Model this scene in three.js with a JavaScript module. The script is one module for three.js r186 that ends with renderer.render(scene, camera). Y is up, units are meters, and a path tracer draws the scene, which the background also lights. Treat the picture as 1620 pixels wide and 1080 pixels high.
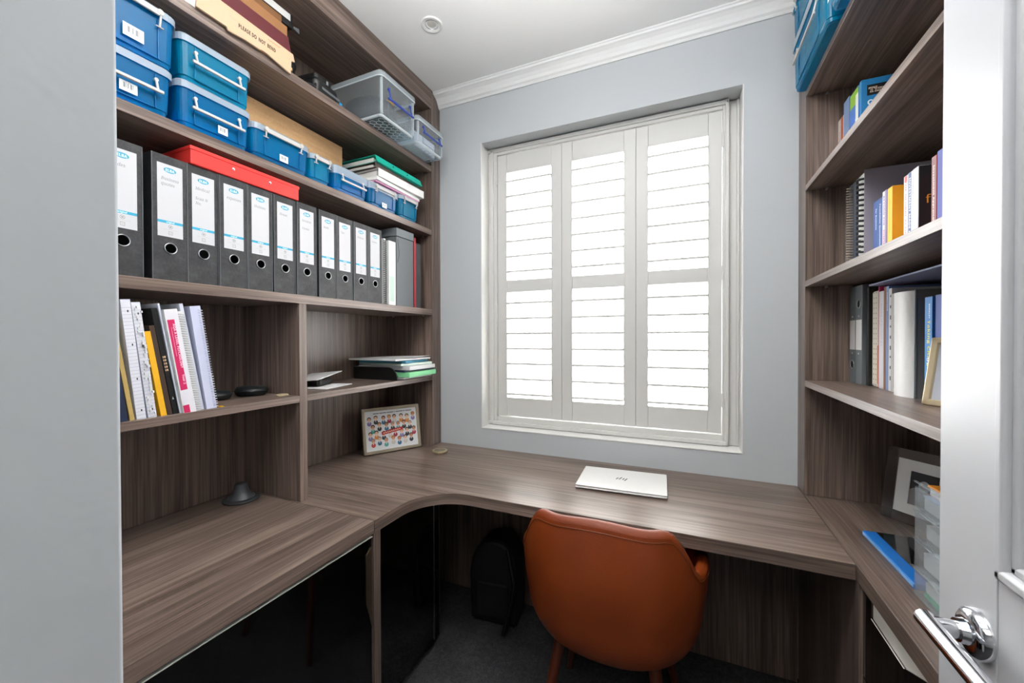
import * as THREE from 'three';
import { RoundedBoxGeometry } from 'three/addons/geometries/RoundedBoxGeometry.js';
import { mergeGeometries } from 'three/addons/utils/BufferGeometryUtils.js';
import { RectAreaLightUniformsLib } from 'three/addons/lights/RectAreaLightUniformsLib.js';

// ------------------------------------------------------------------ camera, sky, large lights, exposure
RectAreaLightUniformsLib.init();
const scene = new THREE.Scene();
const renderer = new THREE.WebGLRenderer();
renderer.toneMapping = THREE.LinearToneMapping;
renderer.toneMappingExposure = 1.0;
renderer.shadowMap.enabled = true;
const D = 0.74;                                   // worktop height above the floor
const camera = new THREE.PerspectiveCamera(81.42, 1.5, 0.02, 60);
camera.position.set(1.2196, D + 0.567, 1.8166);
camera.rotation.order = 'YXZ';
const RAD = Math.PI / 180;
camera.rotation.set(-0.538 * RAD, 23.6875 * RAD, -0.143 * RAD);
scene.add(camera);
scene.background = new THREE.Color(1, 1, 1);      // bright overcast sky
scene.backgroundIntensity = 15.5;
const UPLIGHT = 18, LEAK = 0.25;                    // unseen uplighter above the view, placed to light ceiling and worktops (candela)
const HALL_LIGHT = 4.0, HALL_Z = 2.9;               // unseen ceiling panel behind the camera, placed to light doorway wall and door
const LOUVRE = 0.12;                              // tilt of the shutter blades, radians

// ------------------------------------------------------------------ helpers
let seed = 7;
const rnd = () => { seed = (seed * 1664525 + 1013904223) % 4294967296; return seed / 4294967296; };
const rr = (a, b) => a + (b - a) * rnd();
const used = {};
const numbered = (n) => { const k = used[n] = (used[n] ?? -1) + 1; return k ? n + '_' + String(k).padStart(3, '0') : n; };
function thing(name, label, category, pos = [0, 0, 0], turn = 0, group) {
  const o = new THREE.Group(); o.name = numbered(name); scene.add(o);
  o.position.set(...pos); o.rotation.y = turn; o.userData = { label, category };
  if (group) o.userData.group = group;
  return o;
}
function part(parent, name, geo, mat, label) {
  const m = new THREE.Mesh(Array.isArray(geo) ? mergeGeometries(geo.map(plain)) : geo, mat);
  m.name = name; m.castShadow = m.receiveShadow = true; if (label) m.userData.label = label;
  parent.add(m); return m;
}
function solo(name, geo, mat, label, category, group) {
  const m = part(scene, numbered(name), geo, mat); m.userData = { label, category }; if (group) m.userData.group = group;
  return m;
}
function struct(name, geo, mat) { const m = part(scene, name, geo, mat); m.userData.kind = 'structure'; return m; }
function structGroup(name) { const g = new THREE.Group(); g.name = name; g.userData.kind = 'structure'; scene.add(g); return g; }
function plain(g) {
  g = g.index ? g.toNonIndexed() : g;
  for (const k of Object.keys(g.attributes)) if (!['position', 'normal', 'uv'].includes(k)) g.deleteAttribute(k);
  if (!g.attributes.uv) g.setAttribute('uv', new THREE.BufferAttribute(new Float32Array(g.attributes.position.count * 2), 2));
  return g;
}
// uv in metres by the way a face points; u runs along the grain axis
function uvm(g, grain = 2, ou = 0, ov = 0) {
  g = plain(g); const p = g.attributes.position, n = g.attributes.normal, uv = g.attributes.uv;
  for (let i = 0; i < p.count; i++) {
    const a = [Math.abs(n.getX(i)), Math.abs(n.getY(i)), Math.abs(n.getZ(i))], q = [p.getX(i), p.getY(i), p.getZ(i)];
    const k = a[0] >= a[1] && a[0] >= a[2] ? 0 : a[1] >= a[2] ? 1 : 2;
    let s = [0, 1, 2].filter((c) => c !== k);
    if (s[1] === grain) s = [s[1], s[0]];
    uv.setXY(i, q[s[0]] + ou, q[s[1]] + ov + k * 0.137);
  }
  return g;
}
function bx(x0, x1, y0, y1, z0, z1, r = 0.001) {
  const w = Math.abs(x1 - x0), h = Math.abs(y1 - y0), d = Math.abs(z1 - z0), m = Math.min(w, h, d);
  const g = r > 0 ? new RoundedBoxGeometry(w, h, d, r > 0.004 ? 3 : 1, Math.min(r, m * 0.49)) : new THREE.BoxGeometry(w, h, d);
  return plain(g).translate((x0 + x1) / 2, (y0 + y1) / 2, (z0 + z1) / 2);
}
const wood = (x0, x1, y0, y1, z0, z1, grain = 2, r = 0.0012) => uvm(bx(x0, x1, y0, y1, z0, z1, r), grain, rr(0, 3), rr(0, 2));
function tube(pts, r, seg = 24, rad = 8, closed = false) {
  return plain(new THREE.TubeGeometry(new THREE.CatmullRomCurve3(pts.map((p) => new THREE.Vector3(...p)), closed, 'catmullrom', 0.2), seg, r, rad, closed));
}
function rod(a, b, r0, r1 = r0, rad = 14) {
  const A = new THREE.Vector3(...a), Bv = new THREE.Vector3(...b), d = Bv.clone().sub(A);
  const g = new THREE.CylinderGeometry(r1, r0, d.length(), rad);
  g.applyQuaternion(new THREE.Quaternion().setFromUnitVectors(new THREE.Vector3(0, 1, 0), d.clone().normalize()));
  return plain(g.translate(...A.add(Bv).multiplyScalar(0.5).toArray()));
}
function lathe(pts, seg = 40) { return plain(new THREE.LatheGeometry(pts.map((p) => new THREE.Vector2(...p)), seg)); }
function extrude(poly, depth, bevel = 0, holes = []) {
  const s = poly instanceof THREE.Shape ? poly : new THREE.Shape(poly.map((p) => new THREE.Vector2(...p)));
  for (const h of holes) s.holes.push(h instanceof THREE.Path ? h : new THREE.Path(h.map((p) => new THREE.Vector2(...p))));
  return plain(new THREE.ExtrudeGeometry(s, { depth, bevelEnabled: bevel > 0, bevelSize: bevel, bevelThickness: bevel, bevelSegments: 2, bevelOffset: -bevel, curveSegments: 24 }));
}
// flat print: w x h, centred; faces +x ('x'), -x ('-x'), +z ('z') or +y ('y', read from +z)
function print(w, h, face = 'x') {
  const g = new THREE.PlaneGeometry(w, h);
  if (face === 'x') g.rotateY(Math.PI / 2); else if (face === '-x') g.rotateY(-Math.PI / 2); else if (face === 'y') g.rotateX(-Math.PI / 2);
  return plain(g);
}

// ------------------------------------------------------------------ procedural textures and materials
function hash(x, y, s) { let h = (x * 374761393 + y * 668265263 + s * 1442695041) | 0; h = Math.imul(h ^ (h >>> 13), 1274126177); return ((h ^ (h >>> 16)) >>> 0) / 4294967296; }
function pn(x, y, px, py, s) {                     // value noise, periodic in px, py
  const xi = Math.floor(x), yi = Math.floor(y), fx = x - xi, fy = y - yi, u = fx * fx * (3 - 2 * fx), v = fy * fy * (3 - 2 * fy);
  const m = (a, b) => ((a % b) + b) % b, h = (i, j) => hash(m(xi + i, px), m(yi + j, py), s);
  return (h(0, 0) * (1 - u) + h(1, 0) * u) * (1 - v) + (h(0, 1) * (1 - u) + h(1, 1) * u) * v;
}
function dataTex(w, h, f, srgb = true, rep = [1, 1]) {
  const d = new Uint8Array(w * h * 4);
  for (let j = 0; j < h; j++) for (let i = 0; i < w; i++) { const c = f(i / w, j / h), k = (j * w + i) * 4; d[k] = c[0]; d[k + 1] = c[1]; d[k + 2] = c[2]; d[k + 3] = 255; }
  const t = new THREE.DataTexture(d, w, h); t.wrapS = t.wrapT = THREE.RepeatWrapping; t.magFilter = THREE.LinearFilter; t.minFilter = THREE.LinearMipmapLinearFilter; t.generateMipmaps = true;
  if (srgb) t.colorSpace = THREE.SRGBColorSpace; t.repeat.set(...rep); t.needsUpdate = true; return t;
}
const clamp = (v, a = 0, b = 255) => Math.max(a, Math.min(b, v));
function grain(u, v) {
  const wob = 0.012 * (pn(u * 3, v * 6, 3, 6, 9) - 0.5) + 0.03 * (pn(u * 2, v * 3, 2, 3, 19) - 0.5), w = v + wob;
  return 0.22 * pn(u * 3, w * 12, 3, 12, 1) + 0.24 * pn(u * 4, w * 52, 4, 52, 2) + 0.3 * pn(u * 8, w * 150, 8, 150, 3) + 0.24 * pn(u * 22, w * 380, 22, 380, 4);
}
const woodTex = dataTex(1024, 1024, (u, v) => {
  const g = clamp((grain(u, v) - 0.5) * 2.0 + 0.5, 0, 1), t = 0.3 * pn(u * 2, v * 5, 2, 5, 30);
  return [clamp(76 + 62 * g + 8 * t), clamp(63 + 57 * g + 5 * t), clamp(56 + 54 * g + 2 * t)];
}, true, [1 / 1.7, 1 / 0.62]);
const woodBump = dataTex(1024, 1024, (u, v) => { const g = 255 * clamp((grain(u, v) - 0.5) * 1.6 + 0.5, 0, 1); return [g, g, g]; }, false, [1 / 1.7, 1 / 0.62]);
const carpetTex = dataTex(512, 512, (u, v) => { const n = 0.55 * pn(u * 150, v * 150, 150, 150, 5) + 0.3 * pn(u * 50, v * 50, 50, 50, 6) + 0.3 * pn(u * 8, v * 8, 8, 8, 7); const g = 36 + 36 * n; return [g, g, g + 2]; }, true, [1.6, 1.6]);
const carpetBump = dataTex(512, 512, (u, v) => { const n = 255 * (0.7 * pn(u * 170, v * 170, 170, 170, 8) + 0.3 * pn(u * 60, v * 60, 60, 60, 9)); return [n, n, n]; }, false, [1.6, 1.6]);
const plasterBump = dataTex(512, 512, (u, v) => { const n = 255 * (0.6 * pn(u * 40, v * 40, 40, 40, 11) + 0.4 * pn(u * 120, v * 120, 120, 120, 12)); return [n, n, n]; }, false, [1.4, 1.4]);
const leatherBump = dataTex(512, 512, (u, v) => { const n = 255 * (0.5 * pn(u * 90, v * 90, 90, 90, 13) + 0.5 * pn(u * 200, v * 200, 200, 200, 14)); return [n, n, n]; }, false, [4, 4]);
const leatherTex = dataTex(512, 512, (u, v) => { const n = 0.5 * pn(u * 6, v * 6, 6, 6, 15) + 0.5 * pn(u * 18, v * 18, 18, 18, 16); return [clamp(122 + 24 * n), clamp(50 + 14 * n), clamp(15 + 9 * n)]; }, true, [1, 1]);
const boardTex = dataTex(512, 512, (u, v) => { const n = 0.5 * pn(u * 12, v * 12, 12, 12, 21) + 0.5 * pn(u * 60, v * 60, 60, 60, 22); const g = 28 + 30 * n; return [g, g, g + 2]; }, true, [4, 4]);
const kraftTex = dataTex(512, 512, (u, v) => { const n = 0.6 * pn(u * 8, v * 60, 8, 60, 23) + 0.4 * pn(u * 120, v * 120, 120, 120, 24); return [clamp(182 + 22 * n), clamp(142 + 22 * n), clamp(98 + 20 * n)]; }, true, [2, 2]);
const paperEdge = dataTex(256, 256, (u, v) => { const n = pn(u * 3, v * 128, 3, 128, 25); const g = 196 + 50 * n; return [g, g, g - 4]; }, true, [3, 6]);
const greyPat = dataTex(256, 256, (u, v) => {    // printed fabric cover: small dark motifs on a pale trellis
  const a = (u * 4) % 1, b = (v * 4) % 1, c = Math.hypot(a - 0.5, b - 0.5), l = Math.abs(((u + v) * 8) % 1 - 0.5) < 0.06 || Math.abs(((u - v + 2) * 8) % 1 - 0.5) < 0.06;
  return c < 0.13 ? [92, 88, 84] : l ? [178, 184, 170] : [216, 208, 192];
}, true, [16, 16]);
const S = (o) => new THREE.MeshStandardMaterial(o), P = (o) => new THREE.MeshPhysicalMaterial(o);
const M = {
  wood: P({ map: woodTex, bumpMap: woodBump, bumpScale: 0.00025, roughness: 0.37, specularIntensity: 1.0, clearcoat: 0.18, clearcoatRoughness: 0.28 }),
  wall: S({ color: '#c2c6c9', roughness: 0.85, bumpMap: plasterBump, bumpScale: 0.0003 }),
  ceiling: S({ color: '#f1f1f0', roughness: 0.9 }),
  trim: S({ color: '#ecebe8', roughness: 0.55 }),
  shutter: S({ color: '#d4d3cf', roughness: 0.45 }),
  door: P({ color: '#c1c2c5', roughness: 0.42, clearcoat: 0.2, clearcoatRoughness: 0.3 }),
  carpet: S({ map: carpetTex, bumpMap: carpetBump, bumpScale: 0.003, roughness: 1 }),
  blackGloss: P({ color: '#060606', roughness: 0.08, clearcoat: 1, clearcoatRoughness: 0.03 }),
  bronze: S({ color: '#8d7a66', roughness: 0.32, metalness: 0.9 }),
  satin: S({ color: '#efebe2', roughness: 0.35, metalness: 0.15 }),
  chrome: S({ color: '#d9dade', roughness: 0.1, metalness: 1 }),
  steel: S({ color: '#b9bbbe', roughness: 0.3, metalness: 1 }),
  gold: S({ color: '#dccba6', roughness: 0.3, metalness: 0.45 }),
  brass: S({ color: '#b5a988', roughness: 0.32, metalness: 0.6 }),
  silverFrame: S({ color: '#c9bda6', roughness: 0.25, metalness: 0.6 }),
  black: S({ color: '#0c0c0d', roughness: 0.6 }),
  blackPlastic: S({ color: '#121213', roughness: 0.38 }),
  hole: S({ color: '#040404', roughness: 0.95 }),
  charcoal: S({ color: '#37383a', roughness: 0.5 }),
  slate: S({ color: '#5c6063', roughness: 0.45 }),
  fileBoard: S({ map: boardTex, roughness: 0.55 }),
  fileGrey: S({ color: '#6b7276', roughness: 0.5 }),
  leather: P({ map: leatherTex, bumpMap: leatherBump, bumpScale: 0.0004, roughness: 0.4, clearcoat: 0.15, clearcoatRoughness: 0.35 }),
  leatherDark: S({ color: '#6f3415', roughness: 0.45 }),
  legWood: P({ color: '#4f2312', roughness: 0.35, clearcoat: 0.3 }),
  glass: P({ color: '#ffffff', transmission: 1, roughness: 0, thickness: 0, ior: 1.5 }),
  acrylic: P({ color: '#f2f6f8', transmission: 0.93, roughness: 0.1, thickness: 0, ior: 1.49 }),
  bluePlastic: P({ color: '#0084c6', transmission: 0.6, roughness: 0.26, specularIntensity: 0.5, thickness: 0, ior: 1.45 }),
  aquaPlastic: P({ color: '#009ac8', transmission: 0.6, roughness: 0.26, specularIntensity: 0.5, thickness: 0, ior: 1.45 }),
  clearPlastic: P({ color: '#f0f6f9', transmission: 0.87, roughness: 0.12, specularIntensity: 0.5, thickness: 0, ior: 1.45 }),
  lidPlastic: P({ color: '#d3e3ee', transmission: 0.6, roughness: 0.22, thickness: 0, ior: 1.45 }),
  clearLid: P({ color: '#e4ebef', transmission: 0.7, roughness: 0.2, specularIntensity: 0.5, thickness: 0, ior: 1.45 }),
  milky: P({ color: '#dde4e8', transmission: 0.35, roughness: 0.4, thickness: 0 }),
  greyHandle: S({ color: '#b9b7b4', roughness: 0.4 }),
  blueHandle: S({ color: '#233f9c', roughness: 0.4 }),
  sticker: S({ color: '#e2e2e0', roughness: 0.5 }),
  paper: S({ color: '#dededf', roughness: 0.8 }),
  paperCool: S({ color: '#d6dae6', roughness: 0.8 }),
  pages: S({ map: paperEdge, roughness: 0.85 }),
  cream: S({ color: '#e6dfcf', roughness: 0.8 }),
  kraft: S({ map: kraftTex, roughness: 0.8 }),
  red: S({ color: '#e0342f', roughness: 0.42 }),
  teal: S({ color: '#0fae96', roughness: 0.35 }),
  burgundy: S({ color: '#5a1820', roughness: 0.35 }),
  tan: S({ color: '#96683f', roughness: 0.6 }),
  yellow: S({ color: '#e2a912', roughness: 0.5 }),
  orange: S({ color: '#ef9a1a', roughness: 0.5 }),
  lime: S({ color: '#b6cf1e', roughness: 0.5 }),
  green: S({ color: '#7fcf94', roughness: 0.5 }),
  navy: S({ color: '#16233f', roughness: 0.5 }),
  blue: S({ color: '#1a6dbf', roughness: 0.4 }),
  purple: S({ color: '#6a4aa8', roughness: 0.5 }),
  pink: S({ color: '#d58fb4', roughness: 0.5 }),
  brown: S({ color: '#3a2618', roughness: 0.5 }),
  white: S({ color: '#ececea', roughness: 0.45 }),
  laptop: P({ color: '#e9e8e6', roughness: 0.34, metalness: 0.15 }),
};
const C = (c, roughness = 0.5) => S({ color: c, roughness });
function canvasMat(w, h, draw, o = {}) {
  const c = document.createElement('canvas'); c.width = w; c.height = h; const g = c.getContext('2d'); draw(g, w, h);
  const t = new THREE.CanvasTexture(c); t.colorSpace = THREE.SRGBColorSpace; t.anisotropy = 8;
  return S({ map: t, roughness: 0.5, ...o });
}

// ================================================================== THE ROOM
const XB = -0.31, XR = 1.609, XRB = 1.95, CE = D + 1.862;
const Yr = (r) => D + r;
const WX0 = 0.2505, WX1 = 1.427, WY0 = Yr(0.101), WY1 = Yr(1.57), NZ = 1.641, NX = 0.78;
{ // window wall with its opening
  const g = extrude([[-0.45, 0], [2.1, 0], [2.1, CE], [-0.45, CE]], 0.3, 0, [[[WX0, WY0], [WX1, WY0], [WX1, WY1], [WX0, WY1]]]);
  struct('wall_back', uvm(g.translate(0, 0, -0.3), 0), M.wall);
}
struct('wall_left', uvm(bx(-0.45, XB - 0.012, 0, CE, -0.05, NZ, 0), 2), M.wall);
struct('wall_right', uvm(bx(XRB + 0.012, 2.1, 0, CE, -0.05, 2.0, 0), 2), M.wall);
struct('wall_front', [uvm(bx(-0.45, NX, 0, CE, NZ, 2.0, 0.004), 0), uvm(bx(NX - 0.01, 1.62, 2.06, CE, 1.88, 2.0, 0), 0), uvm(bx(1.61, 2.1, 0, CE, 1.88, 2.0, 0.003), 0)], M.wall);
struct('floor', uvm(bx(-0.9, 2.9, -0.08, 0, -0.1, 4.3, 0), 0), M.carpet);
struct('ceiling', uvm(bx(-0.9, 2.9, CE, CE + 0.1, -0.1, 4.3, 0), 0), M.ceiling);
// the hall behind the camera
struct('wall_hall', [bx(-0.9, -0.75, 0, CE, 1.95, 4.3, 0), bx(2.75, 2.9, 0, CE, 1.95, 4.3, 0), bx(-0.9, 2.9, 0, CE, 4.15, 4.3, 0), bx(-0.9, -0.44, 0, CE, 1.9, 2.0, 0), bx(2.09, 2.9, 0, CE, 1.9, 2.0, 0)], M.wall);
{
  const t = thing('unseen_hall_light', 'unseen wide flat ceiling light behind the camera, lighting the doorway wall and door', 'ceiling light', [1.2, CE, HALL_Z]);  // unseen lamp in the hall, set to brighten the doorway wall and door
  part(t, 'frame', [bx(-0.62, 0.62, -0.03, 0, -0.62, -0.6), bx(-0.62, 0.62, -0.03, 0, 0.6, 0.62), bx(-0.62, -0.6, -0.03, 0, -0.62, 0.62), bx(0.6, 0.62, -0.03, 0, -0.62, 0.62)], M.trim);
  part(t, 'diffuser', bx(-0.6, 0.6, -0.022, -0.002, -0.6, 0.6), S({ color: '#ffffff', emissive: '#fffaf2', emissiveIntensity: 1 }));
  const l = new THREE.RectAreaLight('#fffaf3', HALL_LIGHT, 1.2, 1.2); l.name = 'unseen_hall_panel'; l.position.set(0, -0.032, 0); l.rotation.x = -Math.PI / 2; t.add(l);
}
{ // unseen pendant, out of view overhead: a bowl placed to brighten ceiling and worktops
  const t = thing('unseen_pendant', 'unseen shallow white bowl pendant lamp lighting the study ceiling and worktops', 'pendant lamp', [1.0, CE, 1.34]);
  part(t, 'ceiling_rose', lathe([[0.0001, -0.028], [0.02, -0.026], [0.046, -0.012], [0.05, 0]]), M.trim);
  part(t, 'rod', [0, 1, 2].map((k) => rod([0.15 * Math.cos(k * 2.094), -0.48, 0.15 * Math.sin(k * 2.094)], [0.01 * Math.cos(k * 2.094), -0.026, 0.01 * Math.sin(k * 2.094)], 0.002)), M.trim);
  part(t, 'bowl', lathe([[0.0001, -0.55], [0.07, -0.544], [0.12, -0.524], [0.16, -0.482], [0.164, -0.482], [0.124, -0.53], [0.072, -0.551], [0.0001, -0.557]]), S({ color: '#f4f1ea', roughness: 0.7 }));
  part(t, 'bulb', new THREE.SphereGeometry(0.03, 24, 16).translate(0, -0.492, 0), S({ color: '#ffffff', emissive: '#fffaf3', emissiveIntensity: 2, roughness: 0.4 }));
  const l = new THREE.SpotLight('#ffffff', UPLIGHT, 0, 82 * RAD, 1, 2); l.name = 'unseen_pendant_uplight'; l.position.set(0, -0.455, 0); l.target.position.set(0, 0, 0); l.castShadow = true; l.shadow.radius = 3; t.add(l); t.add(l.target);
  const p = new THREE.PointLight('#ffffff', LEAK, 0, 2); p.name = 'unseen_pendant_glow'; p.position.set(0, -0.492, 0); p.castShadow = true; p.shadow.radius = 1.4; t.add(p);
}
{ // cornice along the window wall
  const pr = [[0, 1.796], [0.006, 1.796], [0.009, 1.806], [0.016, 1.812], [0.02, 1.824], [0.03, 1.838], [0.042, 1.846], [0.05, 1.849], [0.052, 1.856], [0.058, 1.858], [0.06, 1.8635], [0, 1.8635]];
  const g = extrude(pr, 1.72); g.rotateY(-Math.PI / 2); // (a,b,c) -> (-c, b, a)
  g.translate(1.7, D, 0); struct('trim_1', g, M.ceiling);
}
{ // recessed downlight, switched off
  const t = thing('recessed_downlight', 'round white recessed downlight in the ceiling, switched off', 'downlight', [0.256, CE, 0.437]);
  part(t, 'bezel', lathe([[0.026, -0.001], [0.028, -0.0035], [0.04, -0.006], [0.0425, -0.004], [0.0435, 0.0]]), M.trim);
  part(t, 'baffle', lathe([[0.0265, -0.0035], [0.0255, 0.0], [0.0235, 0.004]]), M.steel);
  part(t, 'lens', lathe([[0.0001, -0.0015], [0.012, -0.0012], [0.018, 0.0], [0.025, 0.0006]]), S({ color: '#c9c8c2', roughness: 0.25 }));
}
{ // window: reveals, sill, shutter frame, sash with panes
  const w = structGroup('window_1'), zf = -0.082;
  part(w, 'window_sill', bx(WX0, WX1, WY0 - 0.001, WY0 + 0.004, -0.29, 0.003, 0.002), M.trim);
  part(w, 'reveal', bx(WX0 - 0.001, WX0 + 0.003, WY0, WY1, -0.29, 0.001, 0.0012), M.trim);
  part(w, 'reveal', bx(WX1 - 0.003, WX1 + 0.001, WY0, WY1, -0.29, 0.001, 0.0012), M.trim);
  part(w, 'reveal', bx(WX0, WX1, WY1 - 0.003, WY1 + 0.001, -0.29, 0.001, 0.0012), M.wall);
  const x0 = WX0 + 0.003, x1 = 1.384, y0 = WY0 + 0.006, y1 = WY1 - 0.006, px0 = 0.3035, px1 = 1.3605, py0 = Yr(0.156), py1 = Yr(1.524);
  // stepped shutter frame
  for (const [a, b, c, d] of [[x0, px0, y0, y1], [px1, x1, y0, y1], [px0, px1, y0, py0 - 0.004], [px0, px1, py1 + 0.004, y1]])
    part(w, 'shutter_frame', bx(a, b, c, d, -0.14, zf + 0.004, 0.002), M.shutter);
  part(w, 'frame_moulding', [bx(x0 + 0.012, px0 - 0.018, y0, y1, -0.12, zf + 0.012, 0.004), bx(x0, x1, y1 - 0.022, y1 - 0.002, -0.12, zf + 0.012, 0.004), bx(x0, x1, y0, y0 + 0.02, -0.12, zf + 0.012, 0.004), bx(x1 - 0.014, x1, y0, y1, -0.12, zf + 0.012, 0.004)], M.shutter);
  part(w, 'filler_board', bx(1.384, WX1 - 0.003, y0, y1, -0.14, -0.098, 0.002), M.shutter);
  part(w, 'beading', bx(WX1 - 0.014, WX1 - 0.003, y0, y1, -0.11, -0.09, 0.003), M.shutter);
  // sash window behind the shutters
  for (const [a, b, c, d] of [[WX0, WX0 + 0.05, WY0, WY1], [WX1 - 0.05, WX1, WY0, WY1], [WX0, WX1, WY0, WY0 + 0.07], [WX0, WX1, WY1 - 0.05, WY1], [WX0, WX1, Yr(0.815), Yr(0.86)]])
    part(w, 'sash_rail', bx(a, b, c, d, -0.285, -0.245, 0.003), M.trim);
  part(w, 'pane', bx(WX0 + 0.04, WX1 - 0.04, WY0 + 0.06, Yr(0.82), -0.268, -0.264, 0), M.glass);
  part(w, 'pane', bx(WX0 + 0.04, WX1 - 0.04, Yr(0.855), WY1 - 0.04, -0.268, -0.264, 0), M.glass);
  // three shutter panels
  const pw = (px1 - px0) / 3;
  const ell = new THREE.Shape(); ell.moveTo(-0.043, -0.0045); ell.quadraticCurveTo(0, -0.0066, 0.043, -0.0045); ell.lineTo(0.0445, -0.003); ell.lineTo(0.0445, 0.003); ell.lineTo(0.043, 0.0045); ell.quadraticCurveTo(0, 0.0066, -0.043, 0.0045); ell.lineTo(-0.0445, 0.003); ell.lineTo(-0.0445, -0.003); ell.lineTo(-0.043, -0.0045);
  const blade = plain(new THREE.ExtrudeGeometry(ell, { depth: 0.243, bevelEnabled: false, curveSegments: 10 })).rotateY(Math.PI / 2).translate(-0.1215, 0, 0);
  const lab = ['white louvred shutter panel hinged on the side of the bookcase full of files', 'white louvred shutter panel between the two other shutter panels', 'white louvred shutter panel hinged on the side of the door and right bookcase'];
  for (let k = 0; k < 3; k++) {
    const a = px0 + k * pw + (k ? 0.0004 : 0.002), b = px0 + (k + 1) * pw - (k < 2 ? 0.0004 : 0.0022), c = (a + b) / 2, st = 0.053, z0 = zf - 0.028, z1 = zf;
    const t = thing('shutter_panel', lab[k], 'shutter', [c, py0, zf], 0, 'shutter panels in the window');
    const q = (g) => g.translate(-c, -py0, -zf);
    part(t, 'stile', q(bx(a, a + st, py0, py1, z0, z1, 0.002)), M.shutter); part(t, 'stile', q(bx(b - st, b, py0, py1, z0, z1, 0.002)), M.shutter);
    part(t, 'stile_bead', q(bx(a + st - 0.006, a + st, Yr(0.253), Yr(1.43), z1 - 0.004, z1 + 0.002, 0.001)), M.shutter);
    part(t, 'stile_bead', q(bx(b - st, b - st + 0.006, Yr(0.253), Yr(1.43), z1 - 0.004, z1 + 0.002, 0.001)), M.shutter);
    part(t, 'top_rail', q(bx(a + st, b - st, Yr(1.43), py1, z0 + 0.002, z1 - 0.002, 0.002)), M.shutter);
    part(t, 'bottom_rail', q(bx(a + st, b - st, py0, Yr(0.253), z0 + 0.002, z1 - 0.002, 0.002)), M.shutter);
    part(t, 'mid_rail', q(bx(a + st, b - st, Yr(0.805), Yr(0.868), z0 + 0.002, z1 - 0.002, 0.002)), M.shutter);
    const lv = [1.379, 1.301, 1.223, 1.145, 1.067, 0.989, 0.911, 0.747, 0.668, 0.59, 0.511, 0.433, 0.354, 0.2755];
    for (const y of lv) { const m = part(t, 'louvre', blade, M.shutter); m.position.set(0, Yr(y) - py0 + 0.004, -0.03); m.rotation.x = LOUVRE; }
    part(t, 'tilt_rod', q(bx(b - st - 0.014, b - st - 0.008, Yr(0.27), Yr(1.41), zf - 0.085, zf - 0.079, 0.001)), M.shutter);
    if (k < 2) part(t, 'rebate_strip', q(bx(b - 0.008, b + 0.012, py0 + 0.002, py1 - 0.002, z0 - 0.006, z0, 0.001)), M.shutter);
    if (k !== 1) for (const y of [0.3, 0.84, 1.4]) part(t, 'hinge', q(rod([k ? b + 0.0035 : a - 0.0035, Yr(y) - 0.03, zf + 0.004], [k ? b + 0.0035 : a - 0.0035, Yr(y) + 0.03, zf + 0.004], 0.0045)), M.shutter);
  }
}
// ------------------------------------------------------------------ worktop
{
  const t = thing('worktop', 'dark oak-effect worktop running round three sides of the study with a curved inner corner', 'worktop', [0, D - 0.04, 0]);
  const th = 0.04, r = 0.17, s = new THREE.Shape();
  s.moveTo(XB, 0.001); s.lineTo(XR - 0.0015, 0.001); s.lineTo(XR - 0.0015, 0.573); s.lineTo(0.333 + r, 0.573);
  s.absarc(0.333 + r, 0.573 + r, r, -Math.PI / 2, Math.PI, true); s.lineTo(0.333, 0.8635); s.lineTo(XB, 0.8635); s.lineTo(XB, 0.001);
  const g = extrude(s, th - 0.003, 0.0015).rotateX(Math.PI / 2).translate(0, th - 0.0015, 0);
  const ug = uvm(g, 0, 0.4, 0.3); // on the upright edge the grain follows the curve
  for (let i = 0, p = ug.attributes.position, n = ug.attributes.normal; i < p.count; i++) if (Math.abs(n.getY(i)) < 0.5) ug.attributes.uv.setXY(i, p.getX(i) - p.getZ(i), p.getY(i) + 0.21);
  part(t, 'corner_board', ug, M.wood);
  part(t, 'side_board', uvm(bx(XB, 0.333, 0, th, 0.865, NZ - 0.002, 0.0015), 2, 0.2, 0.11), M.wood);
  part(t, 'side_board', uvm(bx(XR, XRB, 0, th, 0.001, 1.6, 0.0015), 2, 0.9, 0.77), M.wood);
}
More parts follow.
